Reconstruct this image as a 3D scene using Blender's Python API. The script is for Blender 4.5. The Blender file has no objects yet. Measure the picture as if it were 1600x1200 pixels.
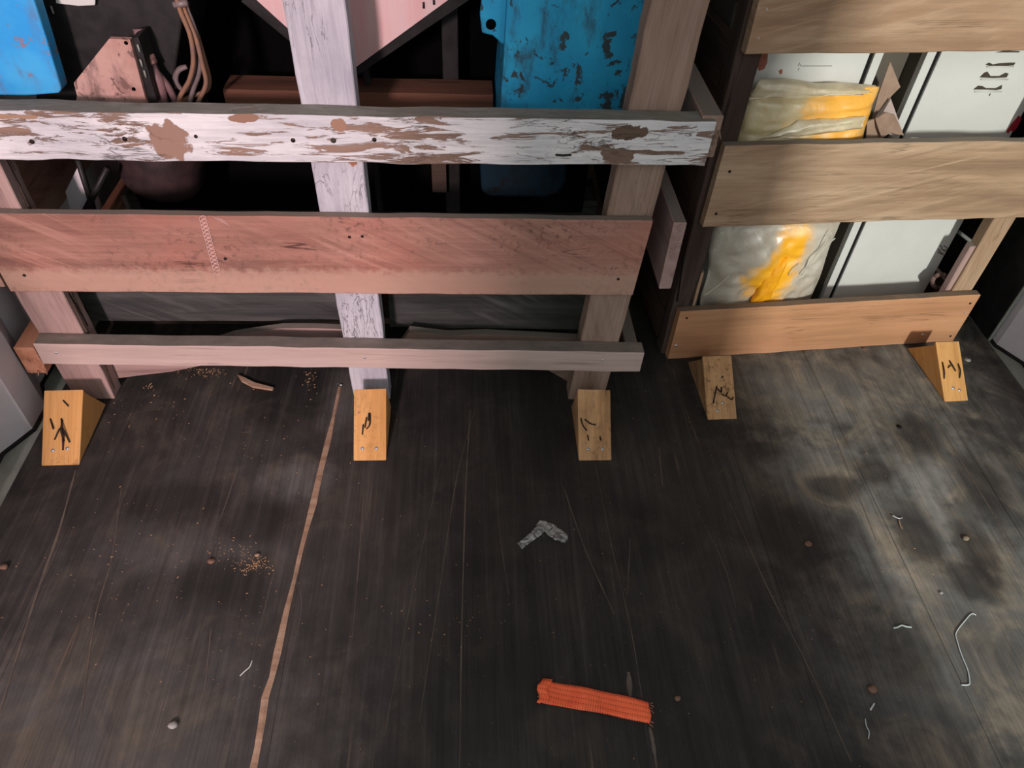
import bpy, bmesh, math, random
from mathutils import Vector, Matrix, noise

# ------------------------------------------------------------------ camera, world, lights, exposure
S = bpy.context.scene
COL = S.collection
random.seed(7)
F_PX = 1150.0
PITCH, YAW, ROLL = (math.radians(a) for a in (45.25, 5.05, 3.28))
CAM = Vector((0.0, 0.0, 1.265))
fwd = Vector((math.sin(YAW) * math.cos(PITCH), math.cos(YAW) * math.cos(PITCH), -math.sin(PITCH)))
rgt = Vector((math.cos(YAW), -math.sin(YAW), 0))
upv = rgt.cross(fwd)
R_ = math.cos(ROLL) * rgt + math.sin(ROLL) * upv
U_ = -math.sin(ROLL) * rgt + math.cos(ROLL) * upv
cd = bpy.data.cameras.new('camera')
cam = bpy.data.objects.new('camera', cd)
COL.objects.link(cam)
cd.sensor_fit = 'HORIZONTAL'
cd.sensor_width = 36.0
cd.lens = F_PX / 1600 * 36.0
cd.clip_start = 0.02
cam.matrix_world = Matrix(((R_.x, U_.x, -fwd.x, CAM.x), (R_.y, U_.y, -fwd.y, CAM.y),
                           (R_.z, U_.z, -fwd.z, CAM.z), (0, 0, 0, 1)))
S.camera = cam

W = bpy.data.worlds.new('overcast_sky')
S.world = W
W.use_nodes = True
W.node_tree.nodes['Background'].inputs[0].default_value = (0.93, 0.98, 1.0, 1)
W.node_tree.nodes['Background'].inputs[1].default_value = 2.1


def daylight(name, loc, target, size, energy, color):
    d = bpy.data.lights.new(name, 'AREA')
    d.shape = 'RECTANGLE'
    d.size, d.size_y = size
    d.energy = energy
    d.color = color
    o = bpy.data.objects.new(name, d)
    COL.objects.link(o)
    o.location = loc
    o.rotation_euler = (Vector(target) - Vector(loc)).to_track_quat('-Z', 'Y').to_euler()
    return o


# light entering the open container end on both sides of the added blocker panel
daylight('daylight_right', (1.55, -4.0, 2.6), (0.95, 1.2, 0.4), (0.14, 0.45), 300, (1.0, 0.99, 0.945))
daylight('daylight_left', (-1.05, -4.0, 2.6), (-0.4, 1.2, 0.4), (0.36, 0.5), 320, (1.0, 0.75, 0.79))

vs = S.view_settings
vs.view_transform = 'Standard'
vs.look = 'None'
vs.exposure = 0.0
vs.gamma = 1.0
vs.use_curve_mapping = False


# ------------------------------------------------------------------ helpers
def pt(px, py, Y, yaw=0.0, X0=0.0):
    """point of the vertical plane through (X0, Y), turned by yaw, seen at a photo pixel"""
    d = R_ * ((px - 800) / F_PX) + U_ * (-(py - 600) / F_PX) + fwd
    n = Vector((-math.sin(yaw), math.cos(yaw), 0))
    t = (Vector((X0, Y, 0)) - CAM).dot(n) / d.dot(n)
    return CAM + d * t


def fl(px, py, z=0.0):
    """point of the floor (height z) seen at a photo pixel"""
    d = R_ * ((px - 800) / F_PX) + U_ * (-(py - 600) / F_PX) + fwd
    return CAM + d * ((z - CAM.z) / d.z)


def tag(o, label=None, cat=None, group=None, kind=None):
    for k, v in (('label', label), ('category', cat), ('group', group), ('kind', kind)):
        if v:
            o[k] = v
    return o


def mesh_obj(name, verts, faces, mat, parent=None, mw=None, smooth=False):
    m = bpy.data.meshes.new(name)
    m.from_pydata([tuple(v) for v in verts], [], faces)
    m.update()
    bm = bmesh.new()
    bm.from_mesh(m)
    bmesh.ops.recalc_face_normals(bm, faces=bm.faces)
    bm.to_mesh(m)
    bm.free()
    if smooth:
        for p in m.polygons:
            p.use_smooth = True
    m.materials.append(mat)
    o = bpy.data.objects.new(name, m)
    COL.objects.link(o)
    if parent:
        o.parent = parent
        if mw is not None:
            o.matrix_parent_inverse = Matrix.Identity(4)
            o.matrix_basis = parent_inv(parent) @ mw
        else:
            o.matrix_basis = parent_inv(parent)
    elif mw is not None:
        o.matrix_basis = mw
    return o


def local_chain(p):
    m = p.matrix_basis.copy()
    q = p.parent
    while q:
        m = q.matrix_basis @ m
        q = q.parent
    return m


def parent_inv(p):
    return local_chain(p).inverted()


def empty(name, loc, label=None, cat=None, group=None):
    o = bpy.data.objects.new(name, None)
    COL.objects.link(o)
    o.matrix_basis = Matrix.Translation(Vector(loc))
    o.empty_display_size = 0.05
    return tag(o, label, cat, group)


def board(name, p0, p1, wdir, w0, thick, mat, parent=None, w1=None, seg=14, wob=0.0012, ch=0.002,
          skew0=0.0, skew1=0.0, seed=None):
    """sawn timber: local X along the length p0-p1 (front face centre line), local Z = width, thickness away"""
    p0, p1 = Vector(p0), Vector(p1)
    w1 = w0 if w1 is None else w1
    X = (p1 - p0)
    L = X.length
    X.normalize()
    Z = Vector(wdir)
    Z = (Z - X * Z.dot(X)).normalized()
    Y = Z.cross(X)
    mw = Matrix(((X.x, Y.x, Z.x, p0.x), (X.y, Y.y, Z.y, p0.y), (X.z, Y.z, Z.z, p0.z), (0, 0, 0, 1)))
    rs = random.Random(seed if seed is not None else len(name) * 17 + int(L * 1000))
    off = Vector((rs.random() * 50, rs.random() * 50, rs.random() * 50))
    verts, faces = [], []
    for i in range(seg + 1):
        t = i / seg
        w = w0 + (w1 - w0) * t
        hw = w / 2
        ring = [(0, -hw + ch), (ch, -hw), (thick - ch, -hw), (thick, -hw + ch),
                (thick, hw - ch), (thick - ch, hw), (ch, hw), (0, hw - ch)]
        for (y, z) in ring:
            sk = (skew0 * (1 - t) + skew1 * t) * (z / hw)
            n = noise.noise_vector(Vector((t * L * 14, y * 9, z * 9)) + off) * wob
            end = 1.0
            verts.append((t * L + sk + (n.x if i in (0, seg) else 0) * 1.5, y + n.y * 0.6, z + n.z * end))
        if i:
            a, b = (i - 1) * 8, i * 8
            for k in range(8):
                k2 = (k + 1) % 8
                faces.append((a + k, a + k2, b + k2, b + k))
    faces.append(tuple(range(7, -1, -1)))
    faces.append(tuple(seg * 8 + k for k in range(8)))
    return mesh_obj(name, verts, faces, mat, parent, mw)


def prism(name, pts, depth, mat, parent=None, direction=(0, 1, 0), bevel=0.0):
    """outline of world points pushed back by depth"""
    d = Vector(direction).normalized() * depth
    pts = [Vector(p) for p in pts]
    o0 = pts[0].copy()
    n = len(pts)
    v = [p - o0 for p in pts] + [p - o0 + d for p in pts]
    f = [tuple(range(n)), tuple(range(2 * n - 1, n - 1, -1))]
    for i in range(n):
        j = (i + 1) % n
        f.append((i, j, n + j, n + i))
    o = mesh_obj(name, v, f, mat, parent, Matrix.Translation(o0))
    if bevel:
        b = o.modifiers.new('bevel', 'BEVEL')
        b.width = bevel
        b.segments = 2
    return o


def box(name, lo, hi, mat, parent=None, bevel=0.0):
    lo, hi = Vector(lo), Vector(hi)
    pts = [(lo.x, lo.y, lo.z), (hi.x, lo.y, lo.z), (hi.x, lo.y, hi.z), (lo.x, lo.y, hi.z)]
    return prism(name, pts, hi.y - lo.y, mat, parent, (0, 1, 0), bevel)


def tube(name, pts, r, mat, parent=None, sides=8, taper=None, cap=True):
    pts = [Vector(p) for p in pts]
    o0 = pts[0].copy()
    P = [p - o0 for p in pts]
    verts, faces = [], []
    prev = None
    for i, p in enumerate(P):
        if i == 0:
            t = P[1] - P[0]
        elif i == len(P) - 1:
            t = P[-1] - P[-2]
        else:
            t = P[i + 1] - P[i - 1]
        t.normalize()
        if prev is None:
            a = Vector((0, 0, 1)) if abs(t.z) < 0.9 else Vector((1, 0, 0))
            u = t.cross(a).normalized()
        else:
            u = (prev - t * prev.dot(t)).normalized()
        prev = u
        w = t.cross(u)
        rr = r if taper is None else r * taper[i]
        for k in range(sides):
            an = 2 * math.pi * k / sides
            verts.append(p + (u * math.cos(an) + w * math.sin(an)) * rr)
        if i:
            for k in range(sides):
                k2 = (k + 1) % sides
                faces.append(((i - 1) * sides + k, (i - 1) * sides + k2, i * sides + k2, i * sides + k))
    if cap:
        faces.append(tuple(range(sides - 1, -1, -1)))
        faces.append(tuple((len(P) - 1) * sides + k for k in range(sides)))
    return mesh_obj(name, verts, faces, mat, parent, Matrix.Translation(o0), True)


def spline(pts, n=6):
    pts = [Vector(p) for p in pts]
    out = []
    for i in range(len(pts) - 1):
        a = pts[max(i - 1, 0)]
        b, c = pts[i], pts[i + 1]
        d = pts[min(i + 2, len(pts) - 1)]
        for k in range(n):
            t = k / n
            out.append(0.5 * ((2 * b) + (c - a) * t + (2 * a - 5 * b + 4 * c - d) * t * t
                              + (3 * b - a - 3 * c + d) * t ** 3))
    out.append(pts[-1])
    return out


def lump(name, loc, r, mat, parent=None, seed=0, amp=0.25):
    bm = bmesh.new()
    bmesh.ops.create_icosphere(bm, subdivisions=2, radius=1)
    for v in bm.verts:
        k = 1 + amp * noise.noise(v.co * 1.3 + Vector((seed * 3.1, 0, 0)))
        v.co = Vector((v.co.x * r[0], v.co.y * r[1], v.co.z * r[2])) * k
    V = [v.co.copy() for v in bm.verts]
    Fc = [tuple(v.index for v in f.verts) for f in bm.faces]
    bm.free()
    return mesh_obj(name, V, Fc, mat, parent, Matrix.Translation(Vector(loc)), True)


# ------------------------------------------------------------------ materials
def srgb(r, g, b):
    def c(v):
        v /= 255
        return v / 12.92 if v <= 0.04045 else ((v + 0.055) / 1.055) ** 2.4
    return (c(r), c(g), c(b), 1)


class NT:
    def __init__(s, name, rough=0.8, spec=0.25, metal=0.0):
        s.m = bpy.data.materials.new(name)
        s.m.use_nodes = True
        s.t = s.m.node_tree
        s.b = s.t.nodes['Principled BSDF']
        s.b.inputs['Roughness'].default_value = rough
        s.b.inputs['Specular IOR Level'].default_value = spec
        s.b.inputs['Metallic'].default_value = metal

    def n(s, typ, **kw):
        x = s.t.nodes.new(typ)
        for k, v in kw.items():
            setattr(x, k, v)
        return x

    def lk(s, a, b):
        s.t.links.new(a, b)

    def setin(s, sock, v):
        if isinstance(v, bpy.types.NodeSocket):
            s.lk(v, sock)
        else:
            sock.default_value = v

    def math(s, op, a, b=0.0, c=None, clamp=False):
        x = s.n('ShaderNodeMath', operation=op, use_clamp=clamp)
        s.setin(x.inputs[0], a)
        s.setin(x.inputs[1], b)
        if c is not None:
            s.setin(x.inputs[2], c)
        return x.outputs[0]

    def coord(s, world=False, rnd=True):
        if world:
            return s.n('ShaderNodeNewGeometry').outputs['Position']
        c = s.n('ShaderNodeTexCoord').outputs['Object']
        if not rnd:
            return c
        oi = s.n('ShaderNodeObjectInfo')
        r = s.math('MULTIPLY', oi.outputs['Random'], 37.0)
        v = s.n('ShaderNodeVectorMath', operation='ADD')
        s.lk(c, v.inputs[0])
        s.lk(r, v.inputs[1])
        return v.outputs[0]

    def noise(s, co, scale, sc=(1, 1, 1), detail=6, rough=0.6, dist=0.0):
        mp = s.n('ShaderNodeMapping')
        mp.inputs['Scale'].default_value = sc
        s.lk(co, mp.inputs[0])
        x = s.n('ShaderNodeTexNoise')
        x.inputs['Scale'].default_value = scale
        x.inputs['Detail'].default_value = detail
        x.inputs['Roughness'].default_value = rough
        x.inputs['Distortion'].default_value = dist
        s.lk(mp.outputs[0], x.inputs['Vector'])
        return x.outputs['Fac']

    def ramp(s, f, stops, interp='LINEAR'):
        r = s.n('ShaderNodeValToRGB')
        r.color_ramp.interpolation = interp
        el = r.color_ramp.elements
        while len(el) < len(stops):
            el.new(0.5)
        for e, (p, c) in zip(el, stops):
            e.position = p
            e.color = c if len(c) == 4 else (*c, 1)
        s.lk(f, r.inputs[0])
        return r.outputs[0]

    def step(s, f, lo, hi):
        x = s.n('ShaderNodeMapRange')
        x.interpolation_type = 'SMOOTHSTEP'
        x.inputs['From Min'].default_value = lo
        x.inputs['From Max'].default_value = hi
        s.setin(x.inputs['Value'], f)
        return x.outputs[0]

    def mix(s, f, a, b, mode='MIX'):
        x = s.n('ShaderNodeMix', data_type='RGBA', blend_type=mode)
        s.setin(x.inputs[0], f)
        s.setin(x.inputs[6], a)
        s.setin(x.inputs[7], b)
        return x.outputs[2]

    def ellipse(s, co, c, r, soft=0.25, wob=None):
        """1 inside an ellipse of local coordinates"""
        v = s.n('ShaderNodeVectorMath', operation='SUBTRACT')
        s.lk(co, v.inputs[0])
        v.inputs[1].default_value = c
        d = s.n('ShaderNodeVectorMath', operation='DIVIDE')
        s.lk(v.outputs[0], d.inputs[0])
        d.inputs[1].default_value = r
        ln = s.n('ShaderNodeVectorMath', operation='LENGTH')
        s.lk(d.outputs[0], ln.inputs[0])
        val = ln.outputs['Value']
        if wob is not None:
            val = s.math('ADD', val, s.math('MULTIPLY', s.math('SUBTRACT', wob, 0.5), 1.6))
        return s.step(val, 1 + soft, 1 - soft)

    def bump(s, h, strength=0.4, dist=0.002):
        x = s.n('ShaderNodeBump')
        x.inputs['Strength'].default_value = strength
        x.inputs['Distance'].default_value = dist
        s.lk(h, x.inputs['Height'])
        s.lk(x.outputs[0], s.b.inputs['Normal'])

    def dusted(s, col, dust, amt=0.85):
        g = s.n('ShaderNodeNewGeometry')
        x = s.n('ShaderNodeSeparateXYZ')
        s.lk(g.outputs['True Normal'], x.inputs[0])
        nn = s.noise(s.coord(), 40, (0.5, 1, 1), 5, 0.65)
        f = s.math('MULTIPLY', s.step(x.outputs[2], 0.75, 0.9), s.math('ADD', amt - 0.3, s.math('MULTIPLY', nn, 0.6)), clamp=True)
        return s.mix(f, col, dust)

    def done(s, color=None, rough=None):
        if color is not None:
            s.setin(s.b.inputs['Base Color'], color)
        if rough is not None:
            s.setin(s.b.inputs['Roughness'], rough)
        return s.m


def wood(name, dark, mid, light, grain=16.0, stain=None, stain_amt=0.5, crack=0.6, rough=0.85, saw=0.0, dirt=None,
         fiber=0.25, patches=(), saw_ang=0.3, dust=None):
    k = NT(name, rough, 0.2)
    co = k.coord()
    g = k.noise(co, grain, (0.09, 1, 1), 8, 0.62, 0.6)
    col = k.ramp(g, [(0.28, dark), (0.5, mid), (0.74, light)])
    fb = k.noise(co, grain * 9, (0.035, 1, 1), 4, 0.7)
    col = k.mix(fiber, col, k.ramp(fb, [(0.35, (0.25, 0.25, 0.25)), (0.62, (1, 1, 1))]), 'MULTIPLY')
    if stain:
        st = k.noise(co, 5.5, (0.6, 1, 1), 5, 0.65)
        col = k.mix(k.math('MULTIPLY', k.step(st, 0.45, 0.68), stain_amt), col, stain)
    ck = k.noise(co, grain * 0.9, (0.05, 1, 1), 5, 0.6, 1.2)
    line = k.math('SUBTRACT', 1.0, k.step(k.math('ABSOLUTE', k.math('SUBTRACT', ck, 0.52)), 0.002, 0.012))
    gate = k.step(k.noise(co, 4.0, (1, 1, 1), 2), 0.5, 0.6)
    line = k.math('MULTIPLY', k.math('MULTIPLY', line, gate), crack)
    col = k.mix(line, col, (dark[0] * 0.25, dark[1] * 0.25, dark[2] * 0.25, 1))
    h = k.math('SUBTRACT', k.math('ADD', k.math('MULTIPLY', fb, 0.5), k.math('MULTIPLY', g, 0.4)), k.math('MULTIPLY', line, 0.8))
    if saw:
        rt = k.n('ShaderNodeMapping')
        rt.inputs['Rotation'].default_value = (0, saw_ang, 0)
        k.lk(co, rt.inputs[0])
        wv = k.noise(rt.outputs[0], 42.0, (0.055, 0.3, 1), 6, 0.65, 0.8)
        sg = k.step(k.noise(co, 7, (0.6, 1, 1), 3), 0.4, 0.6)
        sm = k.math('MULTIPLY', k.step(wv, 0.5, 0.66), sg)
        sd = k.math('MULTIPLY', k.step(wv, 0.48, 0.34), sg)
        col = k.mix(k.math('MULTIPLY', sm, saw), col, light)
        col = k.mix(k.math('MULTIPLY', sd, saw), col, dark)
        h = k.math('ADD', h, k.math('MULTIPLY', wv, 0.9))
    if dirt:
        dn = k.noise(co, 70, (1, 1, 1), 4, 0.7)
        dm = k.math('MULTIPLY', k.step(dn, 0.5, 0.66), k.step(k.noise(co, 6, (0.7, 1, 1), 4), 0.42, 0.62))
        col = k.mix(k.math('MULTIPLY', dm, 0.6), col, dirt)
    lc = k.coord(rnd=False)
    wb = k.noise(lc, 60, (1, 1, 1), 4)
    for (c, r, pc, a) in patches:
        e = k.math('MULTIPLY', k.ellipse(lc, c, r, 0.3, wb), a)
        col = k.mix(e, col, pc)
    if dust:
        col = k.dusted(col, dust)
    k.bump(h, 0.55, 0.0016)
    return k.done(col)


def painted(name, paint, paint2, under, amount, grain=18, patches=(), rough=0.75, streak=0.12, crackc=None, fleck=0.9):
    """flaking paint on timber: paint lost along the grain"""
    k = NT(name, rough, 0.25)
    co = k.coord()
    lc = k.coord(rnd=False)
    pn = k.noise(co, 7, (0.7, 1, 1), 5, 0.6)
    pc = k.mix(k.step(pn, 0.35, 0.7), paint, paint2)
    fb = k.noise(co, grain * 5, (0.06, 1, 1), 5, 0.7, 0.8)
    pc = k.mix(k.math('MULTIPLY', k.step(fb, 0.42, 0.62), 0.28), pc, (paint2[0] * 0.45, paint2[1] * 0.45, paint2[2] * 0.48, 1))
    fl1 = k.noise(co, grain, (streak, 1, 1), 9, 0.72, 1.0)
    gate = k.noise(co, 5.0, (0.5, 1, 1), 4, 0.6)
    lost = k.step(k.math('ADD', fl1, k.math('MULTIPLY', k.math('SUBTRACT', gate, 0.5), 0.45)), amount, amount + 0.025)
    fl2 = k.noise(co, grain * 4.0, (0.13, 1, 1), 8, 0.72, 0.9)
    lost = k.math('MAXIMUM', lost, k.step(k.math('ADD', fl2, k.math('MULTIPLY', k.math('SUBTRACT', gate, 0.5), 0.5)), fleck, fleck + 0.03))
    wb = k.noise(lc, 45, (1, 1, 1), 4)
    uc = k.ramp(k.noise(co, grain * 1.5, (0.1, 1, 1), 6), [(0.3, (under[0] * 0.45, under[1] * 0.45, under[2] * 0.45, 1)), (0.65, under)])
    for (c, r, pcol, a) in patches:
        e = k.ellipse(lc, c, r, 0.06, wb)
        uc = k.mix(e, uc, pcol)
        lost = k.math('MAXIMUM', lost, k.math('MULTIPLY', e, a))
    ck = k.noise(co, grain * 1.2, (0.22, 1, 1), 6, 0.6, 1.5)
    line = k.math('SUBTRACT', 1.0, k.step(k.math('ABSOLUTE', k.math('SUBTRACT', ck, 0.5)), 0.002, 0.012))
    line = k.math('MULTIPLY', line, k.step(k.noise(co, 6, (1, 1, 1), 2), 0.48, 0.6))
    col = k.mix(lost, pc, uc)
    col = k.mix(k.math('MULTIPLY', line, 0.75), col, crackc or (0.05, 0.04, 0.035, 1))
    col = k.dusted(col, srgb(122, 122, 112), 0.95)
    h = k.math('SUBTRACT', k.math('SUBTRACT', 1.0, lost), k.math('ADD', k.math('MULTIPLY', line, 0.7), k.math('MULTIPLY', fb, 0.3)))
    k.bump(h, 0.6, 0.0015)
    return k.done(col)


def plain(name, c, rough=0.7, var=0.25, scale=20, metal=0.0, c2=None, spec=0.3, bump=0.15, sc=(1, 1, 1)):
    k = NT(name, rough, spec, metal)
    co = k.coord()
    n = k.noise(co, scale, sc, 6, 0.65)
    c2 = c2 or (c[0] * (1 - var), c[1] * (1 - var), c[2] * (1 - var), 1)
    k.bump(n, bump, 0.001)
    return k.done(k.mix(k.step(n, 0.35, 0.68), c, c2))


def worn_steel(name, paint, paint2, under, dark, amount=0.6, grime=0.5):
    k = NT(name, 0.6, 0.35)
    co = k.coord()
    col = k.mix(k.step(k.noise(co, 9, (1, 1, 1), 5), 0.35, 0.65), paint, paint2)
    gr = k.step(k.noise(co, 16, (1.5, 1, 0.6), 7, 0.68), 0.5, 0.7)
    col = k.mix(k.math('MULTIPLY', gr, grime), col, dark)
    ch = k.noise(co, 32, (1, 1, 1), 7, 0.7, 0.5)
    chip = k.step(ch, amount, amount + 0.02)
    col = k.mix(chip, col, under)
    k.bump(k.math('SUBTRACT', 1.0, chip), 0.4, 0.001)
    return k.done(col)


M = {}
M['white_paint'] = painted('white_flaking_paint', srgb(222, 220, 218), srgb(196, 196, 198), srgb(148, 122, 106), 0.62, fleck=0.555,
    patches=[((0.418, 0, -0.006), (0.031, 0.2, 0.034), srgb(146, 118, 102), 1),
             ((1.18, 0, 0.02), (0.030, 0.2, 0.013), srgb(100, 82, 70), 1),
             ((1.168, 0, -0.02), (0.026, 0.2, 0.017), srgb(116, 96, 82), 1),
             ((1.345, 0, 0.0), (0.022, 0.2, 0.018), srgb(134, 114, 104), 0.8),
             ((0.16, 0, 0.033), (0.07, 0.2, 0.004), srgb(156, 126, 102), 1),
             ((0.55, 0, 0.036), (0.03, 0.2, 0.007), srgb(142, 110, 92), 1),
             ((0.70, 0, 0.026), (0.012, 0.2, 0.010), srgb(150, 116, 96), 1)])
M['white_post'] = painted('chalky_white_post_paint', srgb(192, 190, 194), srgb(166, 164, 172), srgb(150, 118, 100), 0.70, fleck=0.72,
    grain=26, streak=0.09, patches=[((0.62, 0, -0.028), (0.02, 0.2, 0.012), srgb(150, 100, 75), 1)])
DUST = srgb(118, 114, 104)
M['pink_wood'] = wood('reddish_stained_wood', srgb(120, 86, 76), srgb(166, 122, 107), srgb(188, 144, 126), 14,
    stain=srgb(170, 110, 94), stain_amt=0.5, dirt=srgb(74, 62, 57), saw=0.5, saw_ang=-0.5, dust=DUST, crack=0.9,
    patches=[((0.62, 0, -0.062), (1.4, 0.3, 0.03), srgb(186, 154, 134), 0.6)])
M['pink_post'] = wood('rosy_weathered_wood', srgb(136, 110, 104), srgb(172, 144, 136), srgb(186, 158, 150), 20, crack=0.4, dust=DUST)
M['rail_wood'] = wood('pale_planed_rail_wood', srgb(168, 146, 136), srgb(188, 166, 156), srgb(200, 178, 168), 10, crack=0.35, fiber=0.12, dust=srgb(104, 100, 92))
M['brown_post'] = wood('grey_brown_post_wood', srgb(112, 92, 80), srgb(148, 124, 108), srgb(172, 148, 132), 18, crack=0.4, saw=0.3, saw_ang=0.35, dust=DUST)
M['crate_wood'] = wood('tan_rough_sawn_wood', srgb(122, 100, 78), srgb(166, 138, 110), srgb(194, 168, 138), 15,
    stain=srgb(156, 118, 92), stain_amt=0.4, saw=0.5, saw_ang=0.25, crack=0.4, dust=DUST)
M['orange_wood'] = wood('orange_tan_planed_wood', srgb(156, 112, 80), srgb(188, 140, 102), srgb(206, 160, 120), 11,
    stain=srgb(192, 134, 104), stain_amt=0.4, crack=0.4, fiber=0.15, dust=srgb(96, 88, 78))
M['dark_wood'] = wood('dark_grey_brown_wood', srgb(48, 38, 34), srgb(76, 62, 54), srgb(96, 80, 70), 16, crack=0.8)
M['skid_wood'] = wood('grey_sawn_skid_wood', srgb(46, 46, 45), srgb(68, 68, 66), srgb(104, 102, 98), 12, saw=0.6, saw_ang=-0.5, crack=0.3)
M['chock_wood'] = wood('yellow_pine', srgb(172, 122, 68), srgb(206, 154, 94), srgb(220, 174, 114), 22, crack=0.25, fiber=0.2, dirt=srgb(110, 78, 50))
M['chock_dirty'] = wood('soiled_pine', srgb(150, 112, 76), srgb(200, 156, 110), srgb(218, 176, 128), 22, crack=0.4, fiber=0.3,
                        stain=srgb(84, 64, 48), stain_amt=0.7, dirt=srgb(74, 54, 40))
M['raw_wood'] = wood('raw_splintered_wood', srgb(132, 104, 84), srgb(168, 138, 114), srgb(190, 162, 138), 40, crack=0.5)
M['broken_end'] = wood('fresh_broken_wood', srgb(150, 98, 74), srgb(196, 138, 108), srgb(214, 158, 126), 30, crack=0.5)
M['blue_light'] = worn_steel('worn_sky_blue_paint', srgb(44, 152, 218), srgb(66, 170, 224), srgb(128, 124, 142), srgb(92, 112, 150), 0.60, 0.7)
M['blue_teal'] = worn_steel('worn_teal_blue_paint', srgb(28, 142, 186), srgb(36, 156, 196), srgb(52, 66, 70), srgb(44, 78, 92), 0.575, 0.95)
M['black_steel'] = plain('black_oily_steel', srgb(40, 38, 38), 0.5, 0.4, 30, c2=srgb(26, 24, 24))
M['deep_shade'] = plain('deep_shade_black', srgb(7, 7, 7), 0.95, 0.3, 20, spec=0.05)  # near-black colour standing for unlit depth
M['gusset'] = worn_steel('rusty_pink_primer', srgb(190, 154, 142), srgb(168, 128, 116), srgb(120, 92, 84), srgb(96, 74, 70), 0.58, 0.8)
M['hopper'] = plain('pinkish_grey_sheet_steel', srgb(208, 178, 176), 0.55, 0.2, 8, c2=srgb(210, 158, 155), sc=(3, 1, 0.4))
M['brown_beam'] = wood('red_brown_beam_wood', srgb(70, 47, 38), srgb(104, 70, 55), srgb(126, 86, 68), 14)
M['cable'] = plain('brown_cable_sheath', srgb(122, 96, 84), 0.4, 0.3, 30, c2=srgb(150, 108, 76), spec=0.6)
M['cable_grey'] = plain('dusty_grey_cable_sheath', srgb(120, 106, 104), 0.45, 0.3, 30, spec=0.6)
M['hose'] = plain('dusty_pink_grey_hose', srgb(128, 98, 98), 0.55, 0.3, 25, c2=srgb(96, 74, 74))
M['drum'] = plain('brown_drum_with_shade', srgb(62, 46, 46), 0.6, 0.4, 25, c2=srgb(40, 31, 31))  # brown darkened for the shade inside the crate
M['leg_shade_blue'] = worn_steel('blue_paint_with_shade', srgb(14, 44, 58), srgb(12, 36, 48), srgb(20, 24, 26), srgb(14, 20, 24), 0.58, 0.8)  # blue darkened so the leg sinks into the crate's shade
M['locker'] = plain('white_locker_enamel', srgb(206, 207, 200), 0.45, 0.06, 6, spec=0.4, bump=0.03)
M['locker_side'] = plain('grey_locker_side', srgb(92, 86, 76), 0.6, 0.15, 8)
M['gap_black'] = plain('black_rubber_gap', srgb(10, 10, 10), 0.8, 0.2)
M['rust_mark'] = plain('rusty_hole_edges', srgb(72, 64, 52), 0.8, 0.4, 60)
M['red_mark'] = plain('red_marker_smear', srgb(170, 40, 56), 0.6, 0.3, 90)
M['brown_mark'] = plain('red_brown_smear', srgb(170, 104, 84), 0.6, 0.3, 90)
M['ink'] = plain('dark_printed_ink', srgb(100, 80, 74), 0.6, 0.4, 90)
M['card'] = plain('brown_cardboard', srgb(158, 134, 114), 0.85, 0.2, 14, c2=srgb(134, 110, 92))
M['paper'] = plain('grey_paper_lining', srgb(176, 160, 150), 0.85, 0.15, 14)
M['rag'] = plain('brown_crumpled_rag', srgb(120, 96, 88), 0.9, 0.4, 40)
M['nail'] = plain('rusty_nail_steel', srgb(46, 36, 30), 0.55, 0.3, 60, metal=0.3)
M['screw'] = plain('bright_zinc_screw', srgb(205, 205, 205), 0.3, 0.15, 60, metal=0.6)
M['chalk'] = plain('white_chalk', srgb(214, 178, 168), 0.95, 0.15, 120)
M['wire'] = plain('white_coated_wire', srgb(196, 206, 204), 0.4, 0.1, 30)
M['pebble'] = plain('tan_pebble', srgb(146, 132, 110), 0.8, 0.25, 60)
M['pebble_grey'] = plain('grey_pebble', srgb(150, 150, 144), 0.8, 0.25, 60)
M['pebble_brown'] = plain('brown_pebble', srgb(120, 92, 76), 0.8, 0.25, 60)
M['sawdust'] = plain('sawdust', srgb(190, 152, 112), 0.95, 0.3, 60)
M['steel_wall'] = plain('container_wall_paint', srgb(206, 202, 205), 0.6, 0.12, 5, spec=0.3, bump=0.05)
M['steel_angle'] = plain('grey_green_floor_angle', srgb(150, 154, 144), 0.6, 0.25, 12)
M['sealant'] = plain('black_sealant', srgb(26, 24, 24), 0.7, 0.3)
M['blocker_paint'] = plain('grey_blocker_paint', srgb(120, 112, 108), 0.6, 0.12, 5)  # for the added panel that blocks the lamps
M['concrete'] = plain('yard_concrete', srgb(150, 148, 142), 0.9, 0.2, 4)
M['floor_base'] = plain('dusty_seam_filling', srgb(74, 66, 60), 0.9, 0.3)


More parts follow.
